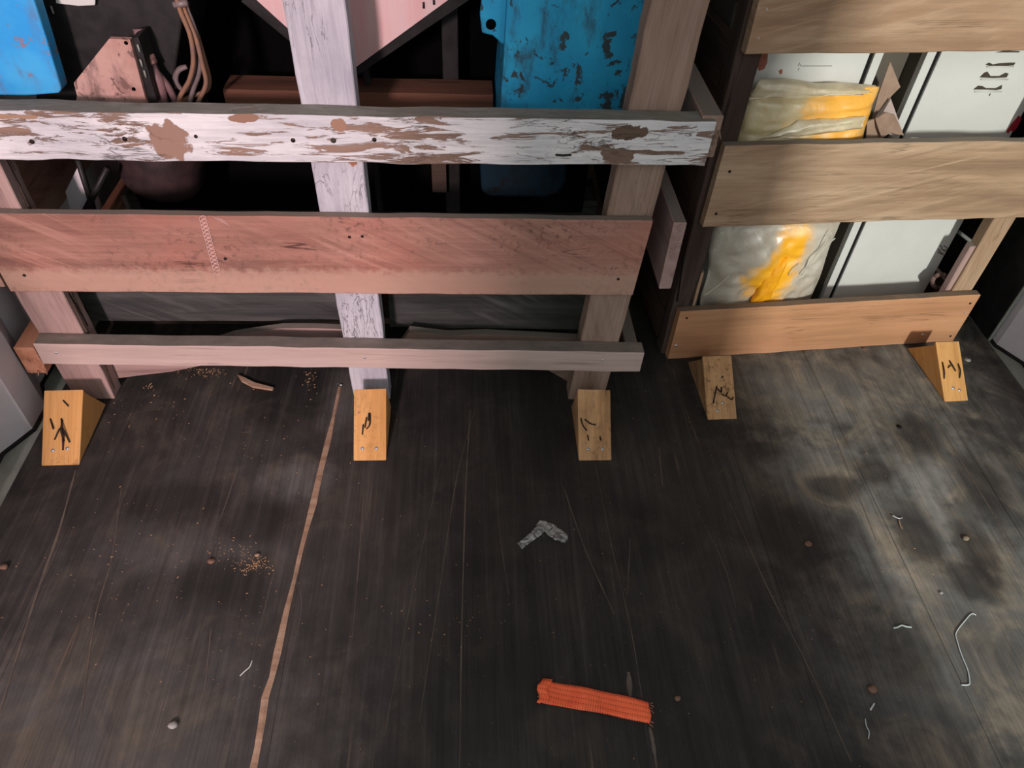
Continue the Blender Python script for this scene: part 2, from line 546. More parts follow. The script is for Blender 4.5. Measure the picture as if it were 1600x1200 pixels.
def floor_mat():
    k = NT('dusty_black_film_plywood', 0.62, 0.3)
    co = k.coord(world=True)
    g = k.noise(co, 60, (1.0, 0.035, 1), 6, 0.65, 0.4)
    col = k.ramp(g, [(0.3, srgb(30, 28, 27)), (0.55, srgb(43, 41, 39)), (0.72, srgb(60, 57, 54))])
    fine = k.noise(co, 230, (1.0, 0.02, 1), 4, 0.7)
    col = k.mix(0.35, col, k.ramp(fine, [(0.35, (0.35, 0.35, 0.35)), (0.6, (1, 1, 1))]), 'MULTIPLY')
    big = k.noise(co, 3.2, (1, 1, 1), 6, 0.62, 0.8)
    med = k.noise(co, 9, (1, 0.8, 1), 6, 0.62, 1.2)
    sx = k.n('ShaderNodeSeparateXYZ')
    k.lk(co, sx.inputs[0])
    # dust thicker to both sides, painting the lit right brighter and shadowed middle darker
    side = k.math('ADD', k.math('MULTIPLY', k.step(sx.outputs[0], 0.45, 0.95), 0.85), k.math('MULTIPLY', k.step(sx.outputs[0], -0.1, -0.6), 0.18))
    dust = k.math('ADD', k.math('MULTIPLY', k.step(big, 0.36, 0.72), 0.32), k.math('MULTIPLY', k.step(med, 0.42, 0.75), 0.34))
    dust = k.math('MULTIPLY', dust, k.math('ADD', side, 0.16))
    wb = k.noise(co, 22, (1, 1, 1), 5)
    # swept dust along the tall crate and bolt hole, plus grey sheen painted lower left
    for c, r, a in (((0.90, 1.22, 0), (0.24, 0.13, 1), 0.38), ((1.02, 0.95, 0), (0.09, 0.05, 1), 0.45), ((0.99, 0.84, 0), (0.03, 0.1, 1), 0.5),
                    ((0.78, 0.98, 0), (0.1, 0.09, 1), 0.3), ((-0.28, 1.2, 0), (0.05, 0.1, 1), 0.2), ((-0.36, 0.97, 0), (0.06, 0.05, 1), 0.28),
                    ((-0.55, 0.80, 0), (0.15, 0.05, 1), 0.14), ((0.95, 0.58, 0), (0.22, 0.22, 1), 0.26), ((-0.62, 0.46, 0), (0.34, 0.14, 1), 0.13), ((0.92, 0.9, 0), (0.2, 0.2, 1), 0.2), ((1.2, 0.85, 0), (0.12, 0.25, 1), 0.16), ((-0.5, 0.75, 0), (0.35, 0.3, 1), 0.05)):
        dust = k.math('ADD', dust, k.math('MULTIPLY', k.ellipse(co, c, r, 0.75, wb), a))
    # shoe prints that wiped the dust away
    for c, r in (((0.90, 0.97, 0), (0.05, 0.035, 1)), ((0.80, 0.93, 0), (0.06, 0.035, 1)), ((0.93, 0.80, 0), (0.05, 0.07, 1)),
                 ((1.13, 0.93, 0), (0.05, 0.08, 1)), ((1.03, 0.77, 0), (0.04, 0.07, 1)), ((1.0, 0.70, 0), (0.06, 0.05, 1)),
                 ((-0.42, 0.86, 0), (0.07, 0.05, 1)), ((-0.60, 0.92, 0), (0.12, 0.05, 1)), ((0.1, 0.56, 0), (0.07, 0.06, 1)),
                 ((-0.47, 0.73, 0), (0.08, 0.05, 1)), ((1.05, 1.08, 0), (0.05, 0.06, 1)), ((0.66, 0.82, 0), (0.06, 0.09, 1))):
        dust = k.math('MULTIPLY', dust, k.math('SUBTRACT', 1.0, k.math('MULTIPLY', k.ellipse(co, c, r, 0.45, wb), 0.75)))
    streak = k.noise(co, 34, (1.0, 0.05, 1), 5, 0.68, 0.5)
    dust = k.math('MULTIPLY', dust, k.math('ADD', 0.1, k.math('MULTIPLY', streak, 1.8)))
    dust = k.math('MULTIPLY', dust, k.math('ADD', 0.4, k.math('MULTIPLY', fine, 1.2)), clamp=True)
    col = k.mix(dust, col, k.mix(k.step(med, 0.4, 0.65), srgb(142, 141, 136), srgb(150, 140, 124)))
    # pale scratches along the planks
    sc = k.noise(co, 26, (1.0, 0.012, 1), 3, 0.5, 0.15)
    ln = k.math('SUBTRACT', 1.0, k.step(k.math('ABSOLUTE', k.math('SUBTRACT', sc, 0.53)), 0.0008, 0.004))
    ln = k.math('MULTIPLY', ln, k.step(k.noise(co, 3.0, (1, 1, 1), 2), 0.46, 0.6))
    col = k.mix(k.math('MULTIPLY', ln, 0.35), col, srgb(126, 106, 88))
    sp = k.noise(co, 330, (1, 1, 1), 1, 0.5)
    col = k.mix(k.math('MULTIPLY', k.step(sp, 0.76, 0.8), 0.6), col, srgb(150, 126, 104))
    k.bump(k.math('ADD', k.math('MULTIPLY', fine, 0.5), g), 0.25, 0.0008)
    return k.done(col)


M['floor'] = floor_mat()

# ------------------------------------------------------------------ the container
YA, YB = -0.7, 2.7
XL, XR = -0.937, 1.392


def corrugated(name, x_in, sign, first, mat):
    """side wall: inner flats, slopes and outer flats like a steel container"""
    ys, per = [], 0.278
    k0 = math.floor((YA - first) / per) - 1
    k1 = math.ceil((YB - first) / per) + 1
    prof = []
    for k in range(k0, k1):
        y = first + k * per
        prof += [(y, 0), (y + 0.07, 0), (y + 0.138, 0.038), (y + 0.21, 0.038)]
    prof = [p for p in prof if YA - 0.05 < p[0] < YB + 0.05]
    V, Fc = [], []
    for (y, d) in prof:
        V += [(x_in + sign * d, y, -0.02), (x_in + sign * d, y, 2.40), (x_in + sign * (d + 0.01), y, -0.02), (x_in + sign * (d + 0.01), y, 2.40)]
    for i in range(len(prof) - 1):
        a, b = i * 4, i * 4 + 4
        Fc += [(a, b, b + 1, a + 1), (a + 2, a + 3, b + 3, b + 2), (a + 1, b + 1, b + 3, a + 3), (a, a + 2, b + 2, b)]
    o = mesh_obj(name, V, Fc, mat)
    tag(o, kind='structure')
    return o, prof


floor = box('floor', (XL, YA, -0.05), (XR, YB, -0.0012), M['floor_base'])
tag(floor, kind='structure')
seams = [XL, -0.785, -0.318, -0.002, 0.292, 0.60, 0.872, 1.15, XR]
for i in range(len(seams) - 1):
    a, b = seams[i] + 0.0005, seams[i + 1] - 0.0005
    z = random.uniform(-0.0003, 0.0)
    box('floor_plank', (a, YA, -0.0011), (b, YB, z), M['floor'], floor, bevel=0.0003)

wl, prof_l = corrugated('wall_left', -0.953, -1, 1.116, M['steel_wall'])
wr, prof_r = corrugated('wall_right', 1.405, 1, 1.383, M['steel_wall'])
for nm, parent, x0, x1, prof, xi, sg in (('floor_angle', wl, -1.0, XL - 0.001, prof_l, -0.953, -1), ('floor_angle', wr, XR + 0.001, 1.455, prof_r, 1.405, 1)):
    box(nm, (x0, YA, -0.03), (x1, YB, -0.003), M['steel_angle'], parent, bevel=0.001)
    tube('sealant_bead', [(xi + sg * (d - 0.002), y, 0.0) for (y, d) in prof], 0.005, M['sealant'], parent, 6)
wb_ = box('wall_back', (-1.0, YB, -0.05), (1.46, YB + 0.03, 2.4), M['deep_shade'])  # far end coloured near black for the unlit depth
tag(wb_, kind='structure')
ceil = box('ceiling', (-1.0, YA, 2.39), (1.46, YB, 2.42), M['steel_wall'])
tag(ceil, kind='structure')
gnd = box('ground', (-9, -12, -0.2), (9, YA - 0.05, -0.12), M['concrete'])
tag(gnd, kind='structure')
# added panel behind the camera, blocks the lamps to shade the middle of the floor
door = box('light_blocker', (-0.50, -1.24, -0.12), (1.105, -1.2, 1.95), M['blocker_paint'])  # door here is only the added light blocker
tag(door, kind='structure')
for i in range(5):
    x = -0.42 + i * 0.33
    box('blocker_rib', (x, -1.2, 0.0), (x + 0.09, -1.18, 1.9), M['blocker_paint'], door, bevel=0.004)

# splintered scar along the plank joint
scar_pts = [(532, 604, 4), (523, 650, 5), (512, 690, 7), (502, 735, 8), (488, 790, 9), (478, 830, 7), (468, 870, 9), (460, 905, 7),
            (450, 950, 8), (441, 985, 8), (434, 1020, 10), (425, 1058, 9), (415, 1090, 12), (410, 1130, 10), (402, 1170, 10), (393, 1215, 11)]
V, Fc = [], []
for i, (x, y, w) in enumerate(scar_pts):
    j1, j2 = random.uniform(-1.5, 1.5), random.uniform(-1.5, 1.5)
    V += [fl(x - w * 0.55 + j1, y), fl(x, y, 0.0022) + Vector((0, 0, 0)), fl(x + w * 0.55 + j2, y)]
    if i:
        a = (i - 1) * 3
        Fc += [(a, a + 1, a + 4, a + 3), (a + 1, a + 2, a + 5, a + 4)]
for v in V:
    v.z += 0.0005
mesh_obj('splintered_joint', V, Fc, M['raw_wood'], floor)

# pale scratches scored into the boards, filled with dust
M['scratch'] = plain('dust_in_scratches', srgb(104, 93, 82), 0.95, 0.35, 25)
for ps, w in (([(118, 735), (92, 830), (60, 920), (0, 1110)], 1.7), ([(190, 760), (175, 870), (150, 960), (130, 1090), (115, 1190)], 0.8), ([(735, 640), (728, 760), (722, 960), (718, 1200)], 0.9),
              ([(742, 640), (715, 740), (690, 900), (655, 1130)], 0.5), ([(930, 725), (955, 850), (985, 980), (1003, 1090)], 0.6), ([(880, 760), (915, 860), (960, 960)], 0.8),
              ([(1140, 785), (1200, 920), (1262, 1040), (1330, 1190)], 0.8), ([(372, 730), (345, 810)], 0.8), ([(570, 740), (562, 860), (550, 1000)], 0.4), ([(1444, 625), (1514, 741), (1584, 856)], 0.8),
              ([(1300, 672), (1334, 757), (1369, 844)], 0.7), ([(982, 1050), (985, 1090)], 3.0), ([(1015, 1136), (1020, 1160), (1026, 1200)], 2.2), ([(1090, 800), (1130, 880), (1150, 950)], 0.5),
              ([(775, 740), (782, 840), (795, 930)], 0.4), ([(1030, 700), (1035, 760)], 0.9), ([(690, 720), (650, 900), (600, 1150)], 0.3), ([(330, 980), (318, 1100)], 0.6), ([(525, 640), (505, 740)], 0.5),
              ([(985, 840), (980, 930)], 0.5), ([(460, 900), (470, 960), (420, 1150)], 0.3)):
    c_ = spline([fl(x, y) for x, y in ps], 6)
    V, Fc = [], []
    for i, p in enumerate(c_):
        ww = 0.0013 * w * (0.5 + 0.5 * math.sin(math.pi * min(1, (i + 0.6) / len(c_)))) * random.uniform(0.6, 1.3)
        V += [p + Vector((-ww, 0, 0.0004)), p + Vector((ww, 0, 0.0004))]
        if i:
            Fc.append((2 * i - 2, 2 * i - 1, 2 * i + 1, 2 * i))
    mesh_obj('scratch', V, Fc, M['scratch'], floor)

# bolt holes and screws set in the floor
for (px, py, r, mm) in ((1405, 667, 0.006, 'gap_black'), (330, 876, 0.007, 'pebble_brown'), (1350, 545, 0.006, 'pebble_brown'), (1512, 562, 0.008, 'steel_angle')):
    p = fl(px, py)
    tube('floor_screw', [p + Vector((0, 0, -0.003)), p + Vector((0, 0, 0.0012))], r, M[mm], floor, 12)

# ------------------------------------------------------------------ the low crate with the machine
T1 = math.radians(-0.6)


def y1(x, off=0.0):
    return 1.2 + math.tan(T1) * x + off


crate = empty('slatted_crate', (-0.25, 1.25, 0), 'weathered wooden slat crate with a peeling white rail, holding a machine', 'crate')
Zu = Vector((0, 0, 1))
Xr = Vector((1, 0, 0))


def screw(p, parent, nrm=(0, -1, 0), r=0.0035, mat='screw', nm='nail_head'):
    n = Vector(nrm).normalized()
    p = Vector(p)
    return tube(nm, [p - n * 0.002, p + n * 0.0012], r, M[mat], parent, 8)


# posts: local X runs up the post
post_l = board('post', (-0.853, y1(-0.853), 0.0), (-0.853, y1(-0.853), 1.2), Xr * -1, 0.092, 0.045, M['pink_post'], crate, wob=0.004, seg=30, seed=3)
post_m = board('post', (-0.2205, y1(-0.22), 0.0), (-0.229, y1(-0.22), 1.2), Xr * -1, 0.084, 0.042, M['white_post'], crate, w1=0.098, wob=0.0025, seg=30, seed=5)
post_r = board('post', (0.285, y1(0.285), 0.0), (0.348, y1(0.34), 1.2), Xr * -1, 0.084, 0.045, M['brown_post'], crate, w1=0.095, wob=0.002, seg=30, seed=8)
for o, l in ((post_l, 'rosy weathered post with a split edge'), (post_m, 'post with chalky white paint'), (post_r, 'leaning grey-brown post')):
    o['label'] = l
rail_w = board('rail', (-0.905, y1(-0.905, -0.042), 0.664), (0.418, y1(0.418, -0.044), 0.675), Zu, 0.086, 0.042, M['white_paint'], crate, w1=0.08,
               seg=60, wob=0.0035, seed=11)
rail_w['label'] = 'rail with flaking white paint'
brd_p = board('slat', (-0.892, y1(-0.892, -0.02), 0.4145), (0.347, y1(0.347, -0.02), 0.419), Zu, 0.178, 0.0195, M['pink_wood'], crate,
              seg=40, wob=0.002, seed=12, skew1=0.006)
brd_p['label'] = 'wide reddish slat'
rail_b = board('rail', (-0.895, y1(-0.895, -0.037), 0.174), (0.388, y1(0.388, -0.037), 0.156), Zu, 0.058, 0.0365, M['rail_wood'], crate,
               seg=40, wob=0.002, seed=14)
rail_b['label'] = 'narrow pale rail near the floor'
# nail heads and holes
for (px, py, off, rr, mm) in ((458, 219, -0.0425, 0.004, 'nail'), (521, 219, -0.0425, 0.005, 'rust_mark'), (585, 218, -0.0425, 0.004, 'nail'), (815, 219, -0.0425, 0.003, 'nail'),
                              (924, 227, -0.0425, 0.003, 'nail'), (1030, 226, -0.0425, 0.005, 'nail'), (195, 217, -0.0425, 0.004, 'nail'), (306, 213, -0.0425, 0.003, 'nail'),
                              (50, 221, -0.0425, 0.004, 'nail')):
    screw(pt(px, py, 1.2 + off, T1), rail_w, r=rr, mat=mm)
# the bent nail beside the peeled patch
tube('bent_nail', [pt(868, 242, 1.154, T1), pt(880, 243, 1.152, T1), pt(893, 242, 1.151, T1)], 0.0018, M['nail'], rail_w, 6)
for (px, py) in ((570, 559), (942, 563), (88, 551)):
    screw(pt(px, py, 1.1625, T1), rail_b, r=0.0028)
for (px, py) in ((38, 430), (352, 404), (546, 370), (566, 369), (966, 436)):
    screw(pt(px, py, 1.1797, T1), brd_p, r=0.003, mat='nail')
# chalk scribble: a chain of loops down the slat
ch = []
for i in range(92):
    t = i / 91
    x = 316 + 24 * t + 6 * math.sin(i * 1.05)
    y = 338 + 88 * t + 4 * math.cos(i * 1.05)
    ch.append(pt(x, y, 1.1792, T1))
tube('chalk_mark', ch, 0.001, M['chalk'], brd_p, 4)
for k in range(4):
    tube('chalk_mark', spline([pt(332 + k * 4, 338 + k, 1.1792, T1), pt(342 + k * 4, 344 + k, 1.1792, T1), pt(353 + k * 2, 349 + k * 2, 1.1792, T1)], 4), 0.0005, M['chalk'], brd_p, 4)
# split strips down the edge of the rosy post
for k in range(4):
    zs = [0.02 + 0.3 * j / 3 + k * 0.18 for j in range(4)]
    tube('splinter', [(-0.8065 + 0.002 * math.sin(j + k), 1.222 + 0.006 * k + 0.004 * math.sin(j * 2.1 + k), zs[j]) for j in range(4)], 0.0035, M['dark_wood'], post_l, 5,
         taper=[0.3, 1, 0.9, 0.2])

# side rails and slats running back from both corners, and the rear frame
Yb = 2.15


def side(name, x, z, h, t, y0, mat, y_end=Yb, seed=1):
    return board(name, (x, y0, z), (x, y_end, z), Zu, h, t, mat, crate, seg=16, seed=seed)


side('side_rail', 0.432, 0.683, 0.076, 0.036, 1.165, M['brown_post'], seed=21)['label'] = 'side rail with a splintered end'
side('side_slat', 0.438, 0.385, 0.165, 0.026, 1.235, M['pink_post'], seed=22)
side('side_rail', 0.402, 0.085, 0.062, 0.03, 1.265, M['brown_post'], seed=23)
side('side_rail', -0.905, 0.145, 0.075, 0.042, 1.185, M['broken_end'], seed=24)['label'] = 'side rail with a fresh broken orange end'
side('side_rail', -0.915, 0.668, 0.076, 0.036, 1.2, M['brown_post'], seed=26)
side('side_slat', -0.905, 0.41, 0.16, 0.022, 1.2, M['pink_wood'], seed=27)
for x in (-0.85, 0.33):
    board('post', (x, Yb - 0.05, 0.0), (x, Yb - 0.05, 1.2), Xr * -1, 0.09, 0.045, M['brown_post'], crate, seed=30)
for z in (0.17, 0.41, 0.67):
    board('rail', (-0.9, Yb, z), (0.4, Yb, z), Zu, 0.09, 0.03, M['brown_post'], crate, seed=31)
# splinters at the end of the top side rail
for k in range(5):
    p = Vector((0.405 + 0.006 * k, 1.164, 0.655 + 0.01 * k))
    tube('splinter', [p, p + Vector((0.004, -0.012 - 0.004 * (k % 2), -0.01))], 0.0025, M['brown_post'], crate, 5, taper=[1, 0.2])
for k in range(6):
    p = Vector((-0.94 + 0.008 * k, 1.187, 0.115 + 0.011 * ((k * 3) % 6)))
    tube('splinter', [p, p + Vector((0.006, -0.008 - 0.004 * (k % 3), -0.003))], 0.0026, M['broken_end'], crate, 5, taper=[1, 0.3])
# skid beams under the machine
sk1 = board('skid', (-0.835, 1.3, 0.196), (-0.262, 1.3, 0.196), Zu, 0.082, 0.11, M['skid_wood'], crate, seg=20, seed=41)
sk2 = board('skid', (-0.175, 1.31, 0.18), (0.30, 1.31, 0.172), Zu, 0.105, 0.11, M['skid_wood'], crate, seg=20, seed=42)
board('skid', (-0.9, 1.75, 0.1), (0.36, 1.75, 0.1), Zu, 0.2, 0.12, M['skid_wood'], crate, seg=10, seed=43)
# broken board behind the lowest rail, its lower edge torn to a taper
prism('broken_slat', [pt(150, 600, 1.25), pt(186, 591, 1.25), pt(225, 586, 1.25), pt(268, 581, 1.25), pt(312, 572, 1.25), pt(400, 552, 1.25), pt(545, 540, 1.25),
                      pt(545, 515, 1.25), pt(490, 513, 1.25), pt(440, 513, 1.25), pt(410, 517, 1.25), pt(365, 524, 1.25), pt(300, 545, 1.25), pt(160, 560, 1.25)],
      0.018, M['pink_post'], crate, bevel=0.001)
prism('broken_slat', [pt(620, 545, 1.26), pt(850, 575, 1.26), pt(890, 598, 1.26), pt(905, 590, 1.26), pt(915, 530, 1.26), pt(840, 526, 1.26), pt(760, 522, 1.26), pt(700, 524, 1.26), pt(640, 517, 1.26)],
      0.018, M['brown_post'], crate, bevel=0.001)
board('floor_slat', (-0.9, 1.55, 0.02), (0.36, 1.55, 0.02), Vector((0, 1, 0)), 0.16, 0.02, M['dark_wood'], crate, seed=45)

# ------------------------------------------------------------------ machine inside the low crate
mach = empty('industrial_machine', (-0.25, 1.6, 0.24), 'old blue and pinkish steel machine packed inside the low slat crate', 'machine')
bl = prism('side_panel', [pt(-60, -40, 1.28), pt(40, -40, 1.28), pt(53, 0, 1.28), pt(72, 60, 1.28), pt(96, 140, 1.28), pt(92, 146, 1.28), pt(40, 150, 1.28), pt(-60, 148, 1.28)],
           0.03, M['blue_light'], mach, bevel=0.003)
bl['label'] = 'bright sky blue chipped panel'
br = prism('side_panel', [pt(795, -50, 1.31), pt(1060, -50, 1.31), pt(1032, 240, 1.31), pt(775, 240, 1.31), pt(785, 120, 1.31)], 0.22, M['blue_teal'], mach, bevel=0.004)
br['label'] = 'teal blue grimy panel'
lug = prism('lug', [pt(757, -40, 1.33), pt(800, -40, 1.33), pt(800, 62, 1.33), pt(785, 70, 1.33), pt(770, 56, 1.33), pt(753, 52, 1.33), pt(750, 25, 1.33)], 0.02, M['blue_teal'], mach, bevel=0.003)
c = pt(767, 38, 1.328)
tube('bolt_hole', [c, c + Vector((0, -0.001, 0))], 0.009, M['deep_shade'], lug, 14)
prism('leg', [pt(748, 230, 1.46), pt(888, 230, 1.46), pt(884, 285, 1.46), pt(872, 303, 1.46), pt(850, 309, 1.46), pt(765, 308, 1.46), pt(752, 300, 1.46)], 0.15, M['leg_shade_blue'], mach, bevel=0.006)
# dark casing behind the blue panel, cut by the rusty gusset
prism('casing', [pt(30, -60, 1.36), pt(305, -60, 1.36), pt(290, 0, 1.36), pt(265, 170, 1.36), pt(60, 190, 1.36)], 0.2, M['black_steel'], mach, bevel=0.004)
gs = prism('gusset_plate', [pt(170, 61, 1.29), pt(203, 62, 1.29), pt(229, 160, 1.29), pt(236, 200, 1.29), pt(110, 200, 1.29), pt(120, 150, 1.29), pt(115, 130, 1.29)], 0.012, M['gusset'], mach, bevel=0.001)
for (px, py) in ((197, 67), (209, 139)):
    c = pt(px, py, 1.2895)
    tube('bolt_hole', [c, c + Vector((0, -0.0008, 0))], 0.0032, M['deep_shade'], gs, 10)
# slim edge flange beside the gusset with bright chips
fg = prism('flange', [pt(206, 60, 1.3), pt(216, 58, 1.3), pt(246, 160, 1.3), pt(232, 162, 1.3)], 0.05, M['black_steel'], mach)
for (px, py) in ((217, 75), (221, 98), (227, 115), (82, 15)):
    c = pt(px, py, 1.298 if px > 100 else 1.355)
    tube('paint_chip', [c + Vector((0, -0.001, 0.006)), c + Vector((0, -0.001, -0.006))], 0.0018, M['steel_angle'], fg, 5)
prism('name_tag', [pt(85, -20, 1.35), pt(150, -20, 1.35), pt(148, 8, 1.35), pt(122, 9, 1.35), pt(88, 5, 1.35)], 0.004, M['locker'], mach)
# funnel of sheet steel seen behind the middle post
hv = pt(534, 121, 1.38)
hl = pt(392, -8, 1.38)
hr = pt(722, -16, 1.38)
top_l, top_r = hl + Vector((-0.08, 0, 0.12)), hr + Vector((0.10, 0, 0.12))
hp = prism('hopper', [hv, hr, top_r, top_l, hl], 0.01, M['hopper'], mach, direction=(0, 1, -0.15))
prism('hopper_rim', [hv + Vector((0, 0.004, -0.016)), hr + Vector((0.02, 0.004, -0.012)), hr + Vector((0, 0.002, 0)), hv + Vector((0, 0.002, 0)), hl + Vector((0, 0.002, 0)), hl + Vector((-0.02, 0.004, -0.012))],
      0.03, M['black_steel'], mach)
for (px, py) in ((662, 8), (678, 2)):
    c = pt(px, py, 1.379)
    tube('paint_chip', [c + Vector((0, -0.001, 0.005)), c + Vector((0, -0.001, -0.005))], 0.002, M['black_steel'], hp, 5)
# cross beam and uprights in the dark
beam = board('cross_beam', pt(352, 160, 1.42), pt(770, 168, 1.42), Zu, 0.05, 0.07, M['brown_beam'], mach, seed=51)
for (x0, x1, y0, Yd) in ((690, 716, 55, 1.5), (566, 575, 100, 1.45)):
    a, b = pt(x0, y0, Yd), pt(x1, y0, Yd)
    box('upright', (a.x, Yd, 0.25), (b.x, Yd + 0.03, a.z + 0.3), M['black_steel'], mach, bevel=0.002)
box('upright', (-0.075, 1.5, 0.37), (-0.034, 1.54, 0.47), M['dark_wood'], mach, bevel=0.002)
tube('drum', [pt(250, 299, 1.47) + Vector((0, 0.02, 0)), pt(250, 291, 1.47) + Vector((0, 0.02, 0)), pt(250, 280, 1.47) + Vector((0, 0.02, 0)), pt(250, 150, 1.47) + Vector((0, 0.02, 0))],
     0.085, M['drum'], mach, 28, taper=[0.6, 0.9, 1, 1])
box('body', (-0.80, 1.62, 0.24), (0.30, 2.0, 1.15), M['deep_shade'], mach, bevel=0.01)  # added block, near black to keep the depth dark
# added pale plate for the lit wall glimpsed beyond, with crossing struts
prism('wall_glimpse', [pt(121, 262, 1.40), pt(139, 310, 1.40), pt(132, 335, 1.40), pt(112, 332, 1.40), pt(102, 300, 1.40)], 0.006, M['steel_wall'], mach)
tube('strut', [pt(122, 250, 1.39), pt(150, 340, 1.39)], 0.006, M['black_steel'], mach, 6)
tube('strut', [pt(168, 262, 1.385), pt(128, 340, 1.385)], 0.007, M['black_steel'], mach, 6)

cb = empty('cable_bundle', pt(290, 170, 1.33), 'loose bundle of brown and grey cables looping behind the white rail', 'cables')
cab = [([(268, -40), (280, 12), (297, 55), (302, 95), (296, 125), (282, 150), (275, 175)], 'cable'),
       ([(272, -40), (287, 12), (306, 60), (316, 100), (322, 130), (312, 155), (300, 180)], 'cable'),
       ([(278, -40), (291, 10), (304, 45), (313, 85), (311, 115), (302, 140), (292, 175)], 'cable_grey'),
       ([(270, -40), (284, 15), (300, 58), (306, 98), (300, 128), (288, 142), (276, 128), (278, 112), (292, 104)], 'cable_grey'),
       ([(276, -40), (290, 8), (308, 55), (320, 95), (327, 125), (322, 142), (300, 150), (284, 158)], 'cable'),
       ([(292, 104), (280, 108), (273, 122), (276, 138)], 'cable_grey')]
for i, (ps, mm) in enumerate(cab):
    tube('cable', spline([pt(x, y, 1.325 + 0.006 * i) for x, y in ps], 6), 0.0042, M[mm], cb, 8)
tube('cable_tie', [pt(272, 8, 1.325), pt(293, 4, 1.325)], 0.006, M['cable_grey'], cb, 6)
hs = empty('hose', pt(250, 170, 1.33), 'dusty forked hose hanging beside the rusty gusset plate', 'hose')
tube('hose_arm', spline([pt(216, 45, 1.34), pt(226, 80, 1.335), pt(240, 110, 1.33), pt(250, 130, 1.325), pt(256, 170, 1.33)], 5), 0.009, M['hose'], hs, 10)
tube('hose_arm', spline([pt(240, 108, 1.335), pt(255, 125, 1.33), pt(268, 145, 1.33), pt(282, 180, 1.33)], 5), 0.006, M['hose'], hs, 10)
tube('hose_clamp', [pt(230, 86, 1.333), pt(236, 100, 1.33)], 0.0115, M['gusset'], hs, 12)

# ------------------------------------------------------------------ tall crate with the lockers
T2 = math.radians(4.8)
c2, s2 = math.cos(T2), math.sin(T2)
X2 = Vector((c2, s2, 0))
N2 = Vector((-s2, c2, 0))


def q2(x, y, z):
    """x along the crate front from its left corner, y back, z up"""
    return Vector((0.505, 1.3335, 0)) + X2 * x + N2 * y + Zu * z


def P2(px, py, y):
    o = q2(0, y, 0)
    return pt(px, py, o.y, T2, o.x)


crate2 = empty('slatted_crate', q2(0.4, 0.03, 0), 'tan wooden slat crate by the right wall, holding white lockers', 'crate')
s_top = board('slat', q2(0.0, 0, 0.856), q2(0.80, 0, 0.856), Zu, 0.198, 0.022, M['crate_wood'], crate2, seg=30, wob=0.002, seed=61)
s_mid = board('slat', q2(0.006, 0, 0.486), q2(0.80, 0, 0.477), Zu, 0.188, 0.022, M['crate_wood'], crate2, seg=30, wob=0.003, seed=62)
s_bot = board('slat', q2(0.006, 0, 0.077), q2(0.790, 0, 0.079), Zu, 0.156, 0.022, M['orange_wood'], crate2, seg=30, wob=0.0025, seed=63)
s_bot['label'] = 'orange-tan slat on the floor'
pl = board('post', q2(0.018, 0.0225, 0.0), q2(0.018, 0.0225, 1.3), X2 * -1, 0.05, 0.045, M['dark_wood'], crate2, seg=24, wob=0.002, seed=64)
pr = board('post', q2(0.752, 0.0225, 0.0), q2(0.752, 0.0225, 1.3), X2 * -1, 0.056, 0.03, M['crate_wood'], crate2, seg=24, wob=0.002, seed=65)
board('corner_strip', q2(0.046, 0.025, 0.0), q2(0.046, 0.025, 0.25), X2 * -1, 0.012, 0.03, M['crate_wood'], crate2, seg=12, seed=66)
board('batten', q2(0.722, 0.03, 0.0), q2(0.722, 0.03, 0.285), X2 * -1, 0.02, 0.02, M['pink_post'], crate2, seg=12, seed=67)
for z, h in ((0.12, 0.22), (0.40, 0.2), (0.66, 0.2), (0.92, 0.2)):
    a = q2(0.014, 0.07, z)
    board('side_slat', a, a + N2 * 0.58, Zu, h, 0.02, M['dark_wood'], crate2, seg=10, seed=int(z * 100))
for z, h in ((0.06, 0.1), (0.95, 0.1)):
    a = q2(0.80, 0.05, z)
    board('side_slat', a, a + N2 * 0.60, Zu, h, 0.018, M['dark_wood'], crate2, seg=10, seed=int(z * 90))
for x in (0.036, 0.76):
    board('post', q2(x, 0.64, 0.0), q2(x, 0.62, 1.3), X2 * -1, 0.06, 0.04, M['crate_wood'], crate2, seg=8, seed=69)
board('base_slat', q2(0.0, 0.33, 0.012), q2(0.79, 0.33, 0.012), N2 * -1, 0.5, 0.018, M['dark_wood'], crate2, seg=8, seed=70)
for (px, py, par, mm, rr) in ((1056, 540, s_bot, 'screw', 0.004), (1442, 523, s_bot, 'screw', 0.004), (1516, 474, s_bot, 'nail', 0.003), (1507, 488, s_bot, 'screw', 0.002), (1485, 525, s_bot, 'nail', 0.003),
                              (1073, 497, s_bot, 'nail', 0.003), (1140, 268, s_mid, 'nail', 0.003), (1119, 334, s_mid, 'nail', 0.003), (1198, 15, s_top, 'screw', 0.002), (1185, 60, s_top, 'screw', 0.002)):
    screw(P2(px, py, -0.0005), par, -N2, rr, mm)
board('crack', P2(1068, 400, 0.021), P2(1058, 470, 0.021), X2 * -1, 0.004, 0.004, M['gap_black'], pl, seg=4, seed=71)

# lockers
LY = 0.125


def locker(label, x0, x1, strip):
    e = empty('locker', q2((x0 + x1) / 2, LY + 0.2, 0.035), label, 'locker')
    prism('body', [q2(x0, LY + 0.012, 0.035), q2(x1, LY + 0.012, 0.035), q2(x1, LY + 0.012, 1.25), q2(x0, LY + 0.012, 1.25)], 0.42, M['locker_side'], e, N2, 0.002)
    a, b = strip
    prism('frame_strip', [q2(a, LY, 0.035), q2(b, LY, 0.035), q2(b, LY, 1.25), q2(a, LY, 1.25)], 0.02, M['locker'], e, N2, 0.001)
    return e


